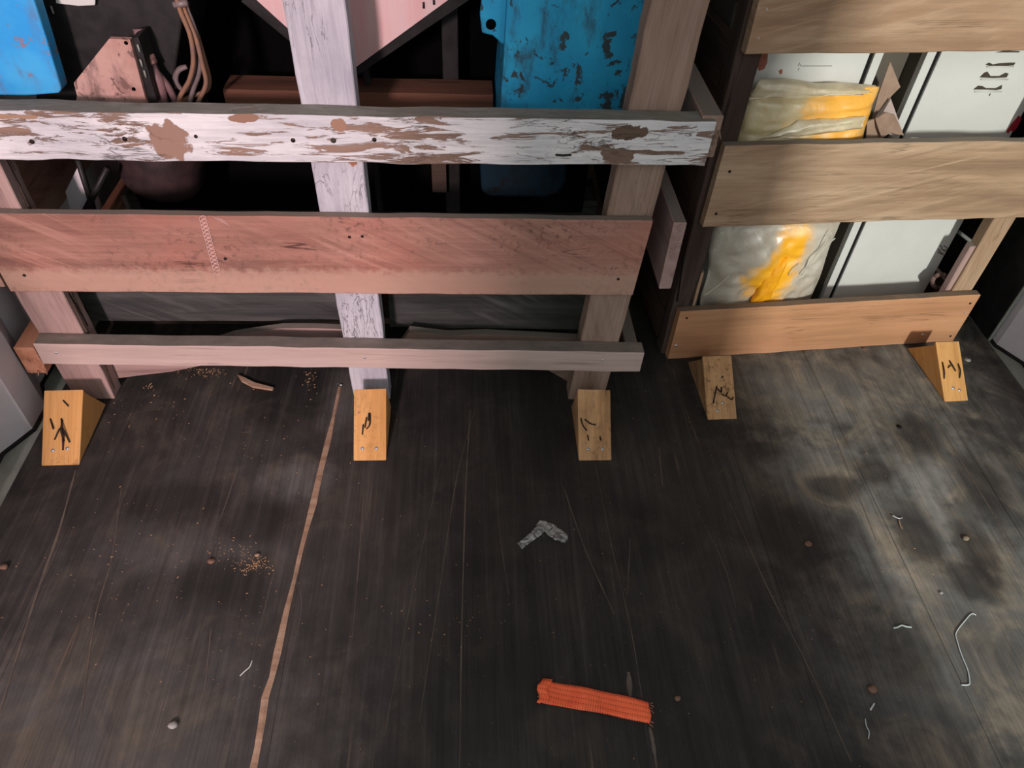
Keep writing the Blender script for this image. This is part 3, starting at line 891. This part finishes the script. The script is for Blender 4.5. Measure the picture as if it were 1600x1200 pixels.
# left locker: door, dark gap, frame strip, recessed grey side beyond it
lk1 = locker('white locker behind the plastic wrapped bundle', 0.02, 0.352, (0.337, 0.356))
d1 = prism('door', [q2(0.03, LY, 0.05), q2(0.326, LY, 0.05), q2(0.326, LY, 1.24), q2(0.03, LY, 1.24)], 0.018, M['locker'], lk1, N2, 0.002)
prism('door_gap', [q2(0.325, LY + 0.006, 0.05), q2(0.338, LY + 0.006, 0.05), q2(0.338, LY + 0.006, 1.24), q2(0.325, LY + 0.006, 1.24)], 0.008, M['gap_black'], lk1, N2)
lk2 = locker('white locker with torn vent slots near the right wall', 0.45, 0.75, (0.452, 0.472))
d2 = prism('door', [q2(0.483, LY, 0.05), q2(0.746, LY, 0.05), q2(0.746, LY, 1.24), q2(0.483, LY, 1.24)], 0.018, M['locker'], lk2, N2, 0.002)
prism('door_gap', [q2(0.471, LY + 0.006, 0.05), q2(0.484, LY + 0.006, 0.05), q2(0.484, LY + 0.006, 1.24), q2(0.471, LY + 0.006, 1.24)], 0.008, M['gap_black'], lk2, N2)
# grey infill sheet between the lockers
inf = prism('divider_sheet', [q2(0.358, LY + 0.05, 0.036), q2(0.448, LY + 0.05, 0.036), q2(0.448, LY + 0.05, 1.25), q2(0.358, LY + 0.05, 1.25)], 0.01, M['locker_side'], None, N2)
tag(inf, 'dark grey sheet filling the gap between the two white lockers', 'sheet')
# torn vent slots of the right locker: dark tear with a bent lip
for k, (pts_) in enumerate((((1540, 101), (1546, 98), (1552, 101), (1562, 99), (1578, 98), (1587, 98), (1584, 102), (1570, 103), (1550, 104)),
                            ((1531, 121), (1538, 114), (1543, 112), (1548, 119), (1562, 119), (1571, 114), (1576, 115), (1573, 121), (1552, 122)),
                            ((1521, 140), (1529, 134), (1536, 135), (1541, 138), (1556, 138), (1566, 133), (1565, 139), (1557, 141), (1540, 140)),
                            ((1545, 149), (1548, 146), (1547, 150)),
                            ((1556, 82), (1570, 79), (1594, 80), (1592, 82)))):
    o0 = [P2(x, y, LY - 0.0012) for x, y in pts_]
    prism('vent_slot', o0, 0.003, M['rust_mark'], d2, N2)
    if k < 3:
        a, b = P2(pts_[0][0] + 2, pts_[0][1] + 3, LY - 0.002), P2(pts_[0][0] + 44, pts_[0][1] + 3, LY - 0.002)
        tube('vent_lip', [a, b], 0.0016, M['locker'], d2, 6)
prism('red_mark', [P2(x, y, LY - 0.0012) for x, y in ((1592, 181), (1597, 184), (1590, 199), (1584, 206), (1579, 204), (1575, 209), (1573, 206), (1580, 195))], 0.002, M['red_mark'], d2, N2)
for (pts_) in (((1468, 383), (1472, 386), (1471, 389), (1477, 391)), ((1465, 393), (1470, 397), (1476, 395)), ((1475, 384), (1480, 387), (1478, 393), (1474, 391)), ((1466, 389), (1474, 399))):
    tube('printed_mark', [P2(x, y, LY - 0.0008) for x, y in pts_], 0.0011, M['ink'], d2, 5)
prism('smear', [P2(x, y, LY - 0.0012) for x, y in ((1188, 84), (1200, 84), (1199, 98), (1194, 108), (1186, 111), (1183, 103))], 0.002, M['brown_mark'], d1, N2)
prism('smear', [P2(x, y, LY - 0.0012) for x, y in ((1217, 111), (1222, 108), (1223, 113), (1219, 117))], 0.002, M['brown_mark'], d1, N2)
for (pts_) in (((1247, 103), (1249, 98), (1251, 103)), ((1252, 103), (1268, 103), (1300, 103)), ((1247, 110), (1249, 106))):
    tube('printed_mark', [P2(x, y, LY - 0.0008) for x, y in pts_], 0.0005, M['ink'], d1, 5)


def bag_mat(name, base, yellow, ells, film):
    k = NT(name, 0.42, 0.6)
    lc = k.coord(rnd=False)
    n = k.noise(lc, 12, (1, 1, 1), 6, 0.6, 1.5)
    wb = k.noise(lc, 26, (1, 1, 1), 5)
    col = k.mix(k.step(n, 0.35, 0.7), base, film)
    for c, r, a in ells:
        col = k.mix(k.math('MULTIPLY', k.ellipse(lc, c, r, 0.45, wb), a), col, yellow)
    k.b.inputs['Coat Weight'].default_value = 0.6
    k.b.inputs['Coat Roughness'].default_value = 0.25
    k.bump(k.noise(lc, 30, (1, 1, 0.6), 4, 0.6, 2.5), 0.35, 0.004)
    return k.done(col)


def cushion(name, corners, y_mid, thick, mat, parent, seed, nx=36, ny=22, fold=0.012, dirs=(0.6, 1.0)):
    """soft wrapped sack between four outline points (bl, br, tr, tl), bulging to the front"""
    bl_, br_, tr_, tl_ = [Vector(c) for c in corners]
    o0 = (bl_ + br_ + tr_ + tl_) / 4
    V, Fc = [], []
    for sgn in (1, -1):
        for j in range(ny + 1):
            for i in range(nx + 1):
                u, v = i / nx, j / ny
                p = bl_.lerp(br_, u).lerp(tl_.lerp(tr_, u), v)
                e = (1 - (2 * u - 1) ** 6) * (1 - (2 * v - 1) ** 6)
                w = noise.noise(Vector((u * 3 * dirs[0] + v * 2.2, v * 5 * dirs[1] - u * 1.5, seed)))
                w2 = 1 - abs(noise.noise(Vector((u * 5 + v * 4, v * 8 - u * 5, seed + 4)))) * 2
                d = thick * 0.5 * e * sgn + (fold * w + fold * 0.55 * w2) * (0.3 + 0.7 * e) * (1 if sgn > 0 else 0.2)
                ed = noise.noise_vector(Vector((u * 4, v * 4, seed + 9))) * 0.006
                V.append(p - o0 - N2 * d + Vector((ed.x, 0, ed.z)))
    n1 = (nx + 1) * (ny + 1)
    for s_ in range(2):
        for j in range(ny):
            for i in range(nx):
                a = s_ * n1 + j * (nx + 1) + i
                Fc.append((a, a + 1, a + nx + 2, a + nx + 1))
    rim = [i for i in range(nx + 1)] + [(j + 1) * (nx + 1) - 1 for j in range(1, ny + 1)] + [n1 - 1 - i for i in range(1, nx + 1)] + [(ny - j) * (nx + 1) for j in range(1, ny)]
    for a, b in zip(rim, rim[1:] + rim[:1]):
        Fc.append((a, b, b + n1, a + n1))
    return mesh_obj(name, V, Fc, mat, parent, Matrix.Translation(o0), True)


yel = srgb(244, 176, 28)
m_up = bag_mat('yellow_sheet_in_film', srgb(196, 178, 132), srgb(242, 176, 62),
               [((0.10, 0, 0.03), (0.11, 0.4, 0.06), 0.95), ((0.11, 0, -0.06), (0.1, 0.4, 0.04), 0.95)], srgb(206, 196, 158))
m_lo = bag_mat('milky_film_over_yellow', srgb(176, 166, 148), yel,
               [((0.03, 0, 0.05), (0.04, 0.4, 0.07), 1.0), ((0.0, 0, -0.02), (0.055, 0.4, 0.06), 1.0), ((0.015, 0, -0.085), (0.04, 0.4, 0.03), 0.8)], srgb(198, 192, 176))
m_film = bag_mat('beige_clear_film', srgb(188, 172, 138), yel, [], srgb(206, 196, 164))
bag = empty('wrapped_bundle', q2(0.19, 0.08, 0.06), 'plastic wrapped yellow bundle stuffed in front of the left locker', 'bundle')
up = cushion('folded_sheet', (P2(1140, 246, 0.07), P2(1338, 240, 0.07), P2(1372, 138, 0.085), P2(1170, 146, 0.085)), 0, 0.05, m_up, bag, 2.3, fold=0.008, dirs=(0.4, 1.6))
cushion('film_fold', (P2(1168, 158, 0.075), P2(1362, 146, 0.075), P2(1368, 133, 0.095), P2(1190, 122, 0.095)), 0, 0.02, m_film, bag, 5.1, 24, 8, 0.006)
lo = cushion('wrapped_sack', (P2(1094, 484, 0.07), P2(1264, 476, 0.07), P2(1318, 330, 0.075), P2(1118, 330, 0.08)), 0, 0.07, m_lo, bag, 7.7, 44, 32, 0.014, (1.2, 0.6))
# film creases as raised ridges, pale colour painting their glossy highlights
M['film'] = plain('film_crease_highlight', srgb(206, 204, 186), 0.25, 0.1, 30, spec=0.8)
for ps in (((1300, 362), (1275, 400), (1252, 430)), ((1305, 372), (1280, 395), (1262, 420)), ((1250, 413), (1238, 422), (1232, 430)), ((1140, 430), (1120, 448), (1100, 462)),
           ((1164, 452), (1158, 458), (1154, 464)), ((1131, 362), (1124, 366)), ((1160, 358), (1155, 368))):
    tube('crease_highlight', spline([P2(x, y, 0.026) for x, y in ps], 4), 0.0012, M['film'], bag, 5)
cushion('film_fold', (P2(1188, 218, 0.046), P2(1346, 200, 0.046), P2(1354, 181, 0.05), P2(1246, 190, 0.05)), 0, 0.016, m_film, bag, 9.4, 26, 8, 0.005)
M['yellow_fold'] = plain('saturated_yellow_cloth', srgb(240, 168, 20), 0.5, 0.2, 20, c2=srgb(222, 146, 24))
cushion('yellow_fold', (P2(1172, 474, 0.03), P2(1200, 470, 0.03), P2(1238, 394, 0.036), P2(1196, 428, 0.036)), 0, 0.022, M['yellow_fold'], bag, 3.3, 14, 14, 0.004)

# torn cardboard between the lockers
cdb = empty('torn_cardboard', q2(0.4, 0.1, 0.2), 'torn brown cardboard folded between the two lockers', 'cardboard')
prism('flap', [P2(1391, 96, LY - 0.02), P2(1407, 136, LY - 0.02), P2(1391, 152, LY - 0.02), P2(1362, 190, LY - 0.02), P2(1352, 230, LY - 0.02), P2(1372, 150, LY - 0.02)], 0.004, M['card'], cdb, N2 + X2 * 0.3)
prism('flap', [P2(1392, 154, LY - 0.03), P2(1411, 208, LY - 0.03), P2(1395, 216, LY - 0.04), P2(1372, 190, LY - 0.04)], 0.004, M['paper'], cdb, N2)
prism('flap', [P2(1368, 186, LY - 0.05), P2(1384, 176, LY - 0.05), P2(1398, 180, LY - 0.05), P2(1413, 212, LY - 0.055), P2(1402, 210, LY - 0.055), P2(1392, 207, LY - 0.055), P2(1378, 216, LY - 0.055), P2(1372, 200, LY - 0.055)],
      0.004, M['card'], cdb, N2)
prism('flap', [P2(1355, 190, LY - 0.045), P2(1368, 186, LY - 0.045), P2(1378, 216, LY - 0.045), P2(1352, 240, LY - 0.045)], 0.004, M['card'], cdb, N2)
chip = prism('paper_scrap', [P2(1418, 221, 0.035), P2(1426, 216, 0.035), P2(1437, 217, 0.035), P2(1432, 222, 0.035)], 0.006, M['locker'], None, N2)
tag(chip, 'small white paper scrap resting on the middle slat of the tall crate', 'scrap')
chip.location.z += 0.0
rag = empty('crumpled_rag', P2(1470, 450, 0.1), 'small brown crumpled rag at the foot of the right locker', 'rag')
for k in range(5):
    a0 = k * 1.25
    tube('rag_fold', spline([P2(1470 + 13 * math.cos(a0 + j * 0.55), 440 + 11 * math.sin(a0 + j * 0.55), 0.085 + 0.008 * math.sin(j * 1.7 + k)) for j in range(5)], 4), 0.006, M['rag'], rag, 6)
# leaning pipe in the dark beside the right locker
pipe = tube('rod', [P2(1497, 362, 0.16), P2(1540, 395, 0.1)], 0.005, M['steel_angle'], None, 8)
tag(pipe, 'thin grey rod leaning in the dark beside the right locker', 'rod')

# added dark panel for the wall's shaded face, pale strip painting its edge highlight
sheet = empty('shade_panel', (1.396, 1.8, 0), 'added dark panel standing in for shade on the right wall behind the tall crate', 'sheet')
box('shade_face', (1.394, 1.405, 0.0), (1.399, 2.3, 1.5), M['black_steel'], sheet, bevel=0.0005)
box('edge_highlight', (1.393, 1.402, 0.0), (1.4, 1.405, 1.5), M['steel_angle'], sheet)

# ------------------------------------------------------------------ wedge chocks


def chock(label, x0, x1, yc, ya, za, yb, mat, rot, nails, screws, group='wedge chocks nailed to the floor'):
    e = empty('wedge_chock', ((x0 + x1) / 2, (yc + yb) / 2, 0), label, 'chock', group)
    cx = (x0 + x1) / 2
    hw = (x1 - x0) / 2
    # local frame: X runs up the sloped face so that the grain follows it
    C = Vector((cx, yc, 0))
    A = Vector((cx, ya, za))
    X = (A - C)
    Lf = X.length
    X.normalize()
    Zl = Vector((math.cos(rot), math.sin(rot), 0)) * -1
    X = (X - Zl * X.dot(Zl)).normalized()
    Yl = Zl.cross(X)
    mw = Matrix(((X.x, Yl.x, Zl.x, C.x), (X.y, Yl.y, Zl.y, C.y), (X.z, Yl.z, Zl.z, C.z), (0, 0, 0, 1)))
    B = mw.inverted() @ Vector((cx, yb, 0))
    B.z = 0
    rs = random.Random(int(cx * 1000))
    j = lambda: rs.uniform(-0.0012, 0.0012)
    V = []
    for z in (-hw, hw):
        V += [Vector((0.0, 0.0, z + j())), Vector((Lf + j(), 0.0, z + j())), Vector((Lf - 0.006, 0.012, z)), Vector((B.x, B.y, z + j()))]
    Fc = [(0, 1, 2, 3), (7, 6, 5, 4), (0, 4, 5, 1), (1, 5, 6, 2), (2, 6, 7, 3), (3, 7, 4, 0)]
    blk = mesh_obj('wedge_block', V, Fc, mat, e, mw)
    b = blk.modifiers.new('bevel', 'BEVEL')
    b.width = 0.0016
    b.segments = 2
    fx = lambda u, w, h: mw @ Vector((u * Lf, -h, -w * hw))   # u up the face, w -1..1 to the right, h off the face
    for ps in nails:
        tube('bent_nail', spline([fx(*q) for q in ps], 4), 0.0016, M['nail'], e, 6)
    for (u, w) in screws:
        p = fx(u, w, 0.0)
        screw(p, e, -Yl, 0.0038, 'screw', 'screw_head')
    return e


chock('yellow pine wedge chock by the left wall, star of bent black nails on its face', -0.897, -0.818, 1.014, 1.141, 0.099, 1.19, M['chock_wood'], math.radians(1),
      [[(0.32, 0.15, 0.001), (0.45, 0.0, 0.004), (0.6, 0.02, 0.002)], [(0.3, 0.45, 0.002), (0.5, 0.1, 0.006), (0.62, -0.05, 0.001)], [(0.48, -0.4, 0.004), (0.62, -0.62, 0.001)],
       [(0.2, 0.1, 0.001), (0.42, 0.15, 0.007), (0.4, 0.2, 0.003)], [(0.34, -0.35, 0.001), (0.5, 0.0, 0.005), (0.28, 0.1, 0.002)], [(0.86, 0.0, 0.001), (0.78, 0.3, 0.0015)]],
      [(0.22, 0.32), (0.2, -0.42)])
chock('orange pine wedge chock under the white middle post, two bright nail heads', -0.246, -0.175, 1.017, 1.139, 0.099, 1.178, M['chock_wood'], 0.0,
      [[(0.46, -0.3, 0.001), (0.52, -0.25, 0.004), (0.6, -0.2, 0.001)], [(0.44, -0.2, 0.001), (0.5, 0.0, 0.005), (0.66, 0.02, 0.001)], [(0.36, -0.45, 0.001), (0.5, -0.4, 0.003)],
       [(0.55, -0.1, 0.001), (0.66, -0.06, 0.003)]],
      [(0.17, -0.45), (0.17, 0.4)])
chock('brown wedge chock under the leaning grey-brown post, curved scratches and two screws', 0.247, 0.32, 1.01, 1.131, 0.101, 1.175, M['chock_dirty'], 0.0,
      [[(0.42, -0.5, 0.001), (0.5, -0.75, 0.004), (0.6, -0.85, 0.001)], [(0.5, 0.05, 0.001), (0.52, -0.3, 0.004), (0.58, -0.6, 0.001)], [(0.28, -0.4, 0.002), (0.36, -0.45, 0.001)], [(0.28, 0.35, 0.002), (0.34, 0.3, 0.001)]],
      [(0.16, -0.45), (0.16, 0.45)])
chock('soiled dark-smudged wedge chock at the left end of the tall crate', 0.564, 0.635, 1.128, 1.252, 0.09, 1.325, M['chock_dirty'], math.radians(2),
      [[(0.25, -0.55, 0.001), (0.4, -0.4, 0.005), (0.52, -0.2, 0.001)], [(0.5, -0.25, 0.001), (0.42, 0.0, 0.005), (0.5, 0.1, 0.001)], [(0.4, 0.05, 0.001), (0.36, 0.3, 0.004), (0.42, 0.5, 0.001)],
       [(0.36, 0.4, 0.001), (0.3, 0.7, 0.003), (0.34, 0.85, 0.001)], [(0.64, 0.15, 0.001), (0.67, 0.25, 0.003)]],
      [(0.26, 0.1), (0.14, -0.3)])
chock('clean orange wedge chock at the right end of the tall crate', 1.165, 1.227, 1.181, 1.302, 0.088, 1.375, M['chock_wood'], math.radians(3),
      [[(0.38, -0.75, 0.001), (0.5, -0.72, 0.004), (0.66, -0.7, 0.001)], [(0.38, 0.55, 0.001), (0.5, 0.62, 0.005), (0.62, 0.6, 0.001)], [(0.5, 0.3, 0.001), (0.58, 0.05, 0.005), (0.68, -0.1, 0.001)],
       [(0.56, -0.3, 0.001), (0.6, -0.1, 0.003)]],
      [(0.22, -0.1), (0.18, 0.4)])

# ------------------------------------------------------------------ litter on the floor


def webbing():
    k = NT('orange_woven_webbing', 0.8, 0.2)
    lc = k.coord(rnd=False)
    col = k.mix(k.step(k.noise(lc, 30, (1, 1, 1), 4), 0.4, 0.7), srgb(255, 118, 76), srgb(246, 102, 66))
    sx = k.n('ShaderNodeSeparateXYZ')
    k.lk(lc, sx.inputs[0])
    a = k.math('SINE', k.math('MULTIPLY', sx.outputs[0], 2 * math.pi / 0.0042))
    b = k.math('SINE', k.math('MULTIPLY', sx.outputs[1], 2 * math.pi / 0.0085))
    dots = k.math('MULTIPLY', k.step(b, 0.72, 0.92), k.step(a, 0.1, 0.6))
    grit = k.step(k.noise(lc, 18, (1, 1, 1), 3), 0.5, 0.7)
    col = k.mix(k.math('MULTIPLY', dots, 0.75), col, srgb(96, 50, 36))
    col = k.mix(k.math('MULTIPLY', k.math('MULTIPLY', k.step(a, 0.2, 0.8), grit), 0.35), col, srgb(120, 70, 50))
    k.bump(k.math('ADD', k.math('MULTIPLY', a, 0.3), k.math('MULTIPLY', b, -0.4)), 0.5, 0.0008)
    return k.done(col)


M['webbing'] = webbing()
M['webbing_fray'] = plain('frayed_webbing_fibre', srgb(196, 130, 104), 0.95, 0.2, 80)
A, B = fl(850, 1082), fl(1015, 1117)
dx = (B - A)
Lw = dx.length
dx.normalize()
dy = Vector((-dx.y, dx.x, 0))
strap = empty('webbing_strap', (A + B) / 2, 'bright orange scrap of woven strap lying on the dark floor', 'strap')
mwS = Matrix(((dx.x, dy.x, 0, A.x), (dx.y, dy.y, 0, A.y), (0, 0, 1, 0), (0, 0, 0, 1)))
V, Fc = [], []
nx, ny = 34, 8
for s_ in range(2):
    for i in range(nx + 1):
        for j in range(ny + 1):
            u, v = i / nx, j / ny
            wd = 0.0395 - 0.004 * u
            z = 0.0028 + 0.004 * math.sin(u * 3.1) ** 2 * 0.5 + 0.0012 * math.sin(u * 14 + v * 3) - (0.0022 if s_ else 0)
            if u < 0.08:
                z += 0.004 * (1 - u / 0.08) * (0.5 + 0.5 * math.sin(v * 7))
            V.append((u * Lw + (0.003 * math.sin(v * 9) if i == 0 else 0) + (0.0025 * math.sin(v * 5) if i == nx else 0), (v - 0.5) * wd + 0.003 * math.sin(u * 2.2), z))
n1 = (nx + 1) * (ny + 1)
for s_ in range(2):
    for i in range(nx):
        for j in range(ny):
            a = s_ * n1 + i * (ny + 1) + j
            Fc.append((a, a + 1, a + ny + 2, a + ny + 1))
rim = [i * (ny + 1) for i in range(nx + 1)] + [nx * (ny + 1) + j for j in range(1, ny + 1)] + [i * (ny + 1) + ny for i in range(nx - 1, -1, -1)] + [j for j in range(ny - 1, 0, -1)]
for a, b in zip(rim, rim[1:] + rim[:1]):
    Fc.append((a, b, b + n1, a + n1))
mesh_obj('woven_band', V, Fc, M['webbing'], strap, mwS, True)
# folded-over end
V, Fc = [], []
for i in range(9):
    for j in range(7):
        u, v = i / 8, j / 6
        an = math.pi * min(u * 1.4, 1)
        V.append((-0.006 * math.sin(an) - 0.004 + 0.022 * max(0, u - 0.5) + 0.004 * math.sin(v * 8), (v - 0.5) * 0.042 - 0.0, 0.0025 + 0.0035 * (1 - math.cos(an)) + 0.001 * math.sin(v * 9 + u * 4)))
for i in range(8):
    for j in range(6):
        a = i * 7 + j
        Fc.append((a, a + 1, a + 8, a + 7))
fo = mesh_obj('folded_end', V, Fc, M['webbing'], strap, mwS, True)
fo.modifiers.new('thickness', 'SOLIDIFY').thickness = 0.0015
for i in range(16):
    v = random.uniform(-0.5, 0.5)
    e0 = i % 2
    p = Vector((-0.004 if e0 else Lw, v * 0.036, 0.004))
    d = Vector((-1 if e0 else 1, random.uniform(-0.8, 0.8), random.uniform(-0.3, 0.2))) * random.uniform(0.003, 0.008)
    tube('frayed_thread', [mwS @ p, mwS @ (p + d * 0.5 + Vector((0, 0, 0.001))), mwS @ (p + d)], 0.0005, M['webbing_fray'], strap, 4)

# crumpled clear film
k = NT('crumpled_clear_film', 0.25, 0.6)
co = k.coord()
k.b.inputs['Alpha'].default_value = 0.5
st = k.noise(co, 55, (1, 1, 1), 4, 0.6, 2.0)
k.setin(k.b.inputs['Alpha'], k.math('ADD', 0.22, k.math('MULTIPLY', k.step(st, 0.42, 0.6), 0.6)))
M['clear_film'] = k.done(srgb(176, 178, 174))
outl = [[fl(845, 814), fl(865, 822), fl(886, 838), fl(884, 850)], [fl(836, 822), fl(848, 832), fl(862, 845), fl(880, 849)]]
V, Fc = [], []
for i in range(22):
    u = i / 21
    for j in range(9):
        v = j / 8
        a = spline(outl[0], 7)[i]
        b = spline(outl[1], 7)[i]
        p = a.lerp(b, v)
        V.append(p + Vector((0, 0, 0.002 + 0.007 * abs(noise.noise(Vector((u * 7, v * 3, 1.5)))) + 0.006 * math.sin(u * 3.14) * v)))
for i in range(21):
    for j in range(8):
        a = i * 9 + j
        Fc.append((a, a + 1, a + 10, a + 9))
base_i = len(V)
o2 = [[fl(845, 816), fl(830, 832), fl(808, 850)], [fl(858, 828), fl(838, 842), fl(815, 860)]]
for i in range(15):
    for j in range(7):
        a = spline(o2[0], 7)[i]
        b = spline(o2[1], 7)[i]
        V.append(a.lerp(b, j / 6) + Vector((0, 0, 0.0015 + 0.005 * abs(noise.noise(Vector((i / 3, j / 2.5, 8)))))))
for i in range(14):
    for j in range(6):
        a = base_i + i * 7 + j
        Fc.append((a, a + 1, a + 8, a + 7))
o0 = V[0].copy()
fs = mesh_obj('film_scrap', [v - o0 for v in V], Fc, M['clear_film'], None, Matrix.Translation(o0), True)
fs.modifiers.new('thickness', 'SOLIDIFY').thickness = 0.0004
tag(fs, 'crumpled scrap of clear plastic film on the floor between strap and chocks', 'plastic scrap')


def floor_wire(name, pix, r, mat, label, cat, group=None, z=None):
    z = r if z is None else z
    o = tube(name, spline([fl(x, y, z + 0.0002) for x, y in pix], 4), r, M[mat], None, 6)
    return tag(o, label, cat, group)


floor_wire('bent_wire', [(1525, 961), (1518, 959), (1509, 968), (1494, 988), (1496, 1003), (1503, 1025), (1512, 1047), (1515, 1066), (1512, 1070), (1502, 1070)], 0.0011, 'wire',
           'long bent pale wire on the dusty floor near the right edge', 'wire')
floor_wire('bent_wire', [(1396, 981), (1402, 980), (1409, 977), (1416, 979), (1424, 980)], 0.0017, 'wire', 'short kinked pale wire left of the long bent wire', 'wire')
floor_wire('bent_wire', [(1352, 1123), (1354, 1135), (1358, 1143), (1357, 1154)], 0.0009, 'wire', 'thin little wire lowest on the right side of the floor', 'wire')
floor_wire('plastic_stick', [(1360, 1109), (1366, 1099)], 0.0016, 'wire', 'tiny pale stick just above the lowest thin wire', 'stick')
floor_wire('thread', [(375, 1056), (381, 1050), (388, 1044), (391, 1040), (394, 1032)], 0.001, 'locker', 'short curved white thread left of the splintered joint', 'thread')
floor_wire('nail', [(1394, 805), (1404, 810), (1410, 809)], 0.0014, 'screw', 'bent bright nail on the dusty floor in front of the right chock', 'nail')
floor_wire('wood_splinter', [(1404, 812), (1407, 822), (1410, 826)], 0.0016, 'raw_wood', 'orange sliver touching the bent bright nail', 'splinter')
o = prism('wood_splinter', [fl(372, 588, 0.001), fl(380, 591, 0.001), fl(398, 600, 0.001), fl(428, 608, 0.001), (fl(426, 611, 0.001)), fl(395, 606, 0.001), fl(378, 597, 0.001)], 0.006, M['raw_wood'], None, (0, 0, 1))
tag(o, 'long torn wood splinter on the floor under the narrow pale rail', 'splinter')
for (px, py, r, mm, lab) in ((1508, 842, 0.007, 'pebble', 'tan pebble on the dusty floor at the right'), (1262, 851, 0.008, 'pebble_brown', 'flat brown pebble at the edge of the shadow on the floor'),
                             (1362, 1078, 0.009, 'pebble_brown', 'brown crumb above the tiny pale stick'), (271, 1134, 0.008, 'pebble_grey', 'smooth grey pebble at the lower left of the floor'),
                             (7, 887, 0.008, 'pebble_brown', 'round brown pebble at the far left edge of the floor'), (1470, 927, 0.004, 'pebble_grey', 'small white crumb above the long bent wire'),
                             (1058, 1092, 0.006, 'pebble_brown', 'dull brown crumb right of the orange strap'), (402, 868, 0.005, 'raw_wood', 'little wood chip beside the sawdust heap'),
                             (533, 602, 0.004, 'screw', 'bright nail head at the top of the splintered joint')):
    p = fl(px, py)
    o = lump('pebble' if 'pebble' in mm else ('wood_chip' if mm == 'raw_wood' else 'loose_nail'), p + Vector((0, 0, r * 0.42)), (r, r * 0.8, r * 0.5), M[mm], None, px)
    tag(o, lab, 'pebble' if 'pebble' in mm else ('wood chip' if mm == 'raw_wood' else 'nail'))

# sawdust and grit, too fine to count
V, Fc = [], []
rs = random.Random(4)


def grain(p, s):
    b = len(V)
    an = rs.uniform(0, 6.3)
    a = Vector((math.cos(an), math.sin(an), 0)) * s * rs.uniform(0.8, 2.2)
    c = Vector((-math.sin(an), math.cos(an), 0)) * s * 0.6
    h = Vector((0, 0, s * 0.8))
    q = p + Vector((0, 0, 0.0003))
    V.extend([q - a, q + c, q + a, q - c, q + h])
    Fc.extend([(b, b + 1, b + 4), (b + 1, b + 2, b + 4), (b + 2, b + 3, b + 4), (b + 3, b, b + 4), (b, b + 3, b + 2, b + 1)])


for (px, py, sx_, sy_, n, s) in ((392, 882, 14, 8, 130, 0.0011), (360, 858, 22, 10, 40, 0.0011), (325, 580, 16, 5, 110, 0.0012), (232, 605, 6, 4, 14, 0.0018), (485, 585, 5, 14, 45, 0.0012),
                                 (230, 640, 40, 30, 40, 0.0011), (420, 700, 90, 60, 60, 0.0010), (200, 900, 90, 60, 50, 0.0011), (700, 980, 60, 30, 26, 0.0011), (1400, 850, 90, 120, 60, 0.0010),
                                 (900, 900, 260, 160, 110, 0.0008), (350, 950, 180, 150, 130, 0.0008), (1050, 660, 60, 30, 20, 0.0009), (1320, 960, 90, 80, 30, 0.0009)):
    for i in range(n):
        x, y = rs.gauss(px, sx_), rs.gauss(py, sy_)
        if y > 575:
            grain(fl(x, y), s * rs.uniform(0.5, 1.5))
sd = mesh_obj('sawdust', V, Fc, M['sawdust'])
tag(sd, 'fine sawdust and wood crumbs scattered over the dark floor', 'sawdust', kind='stuff')
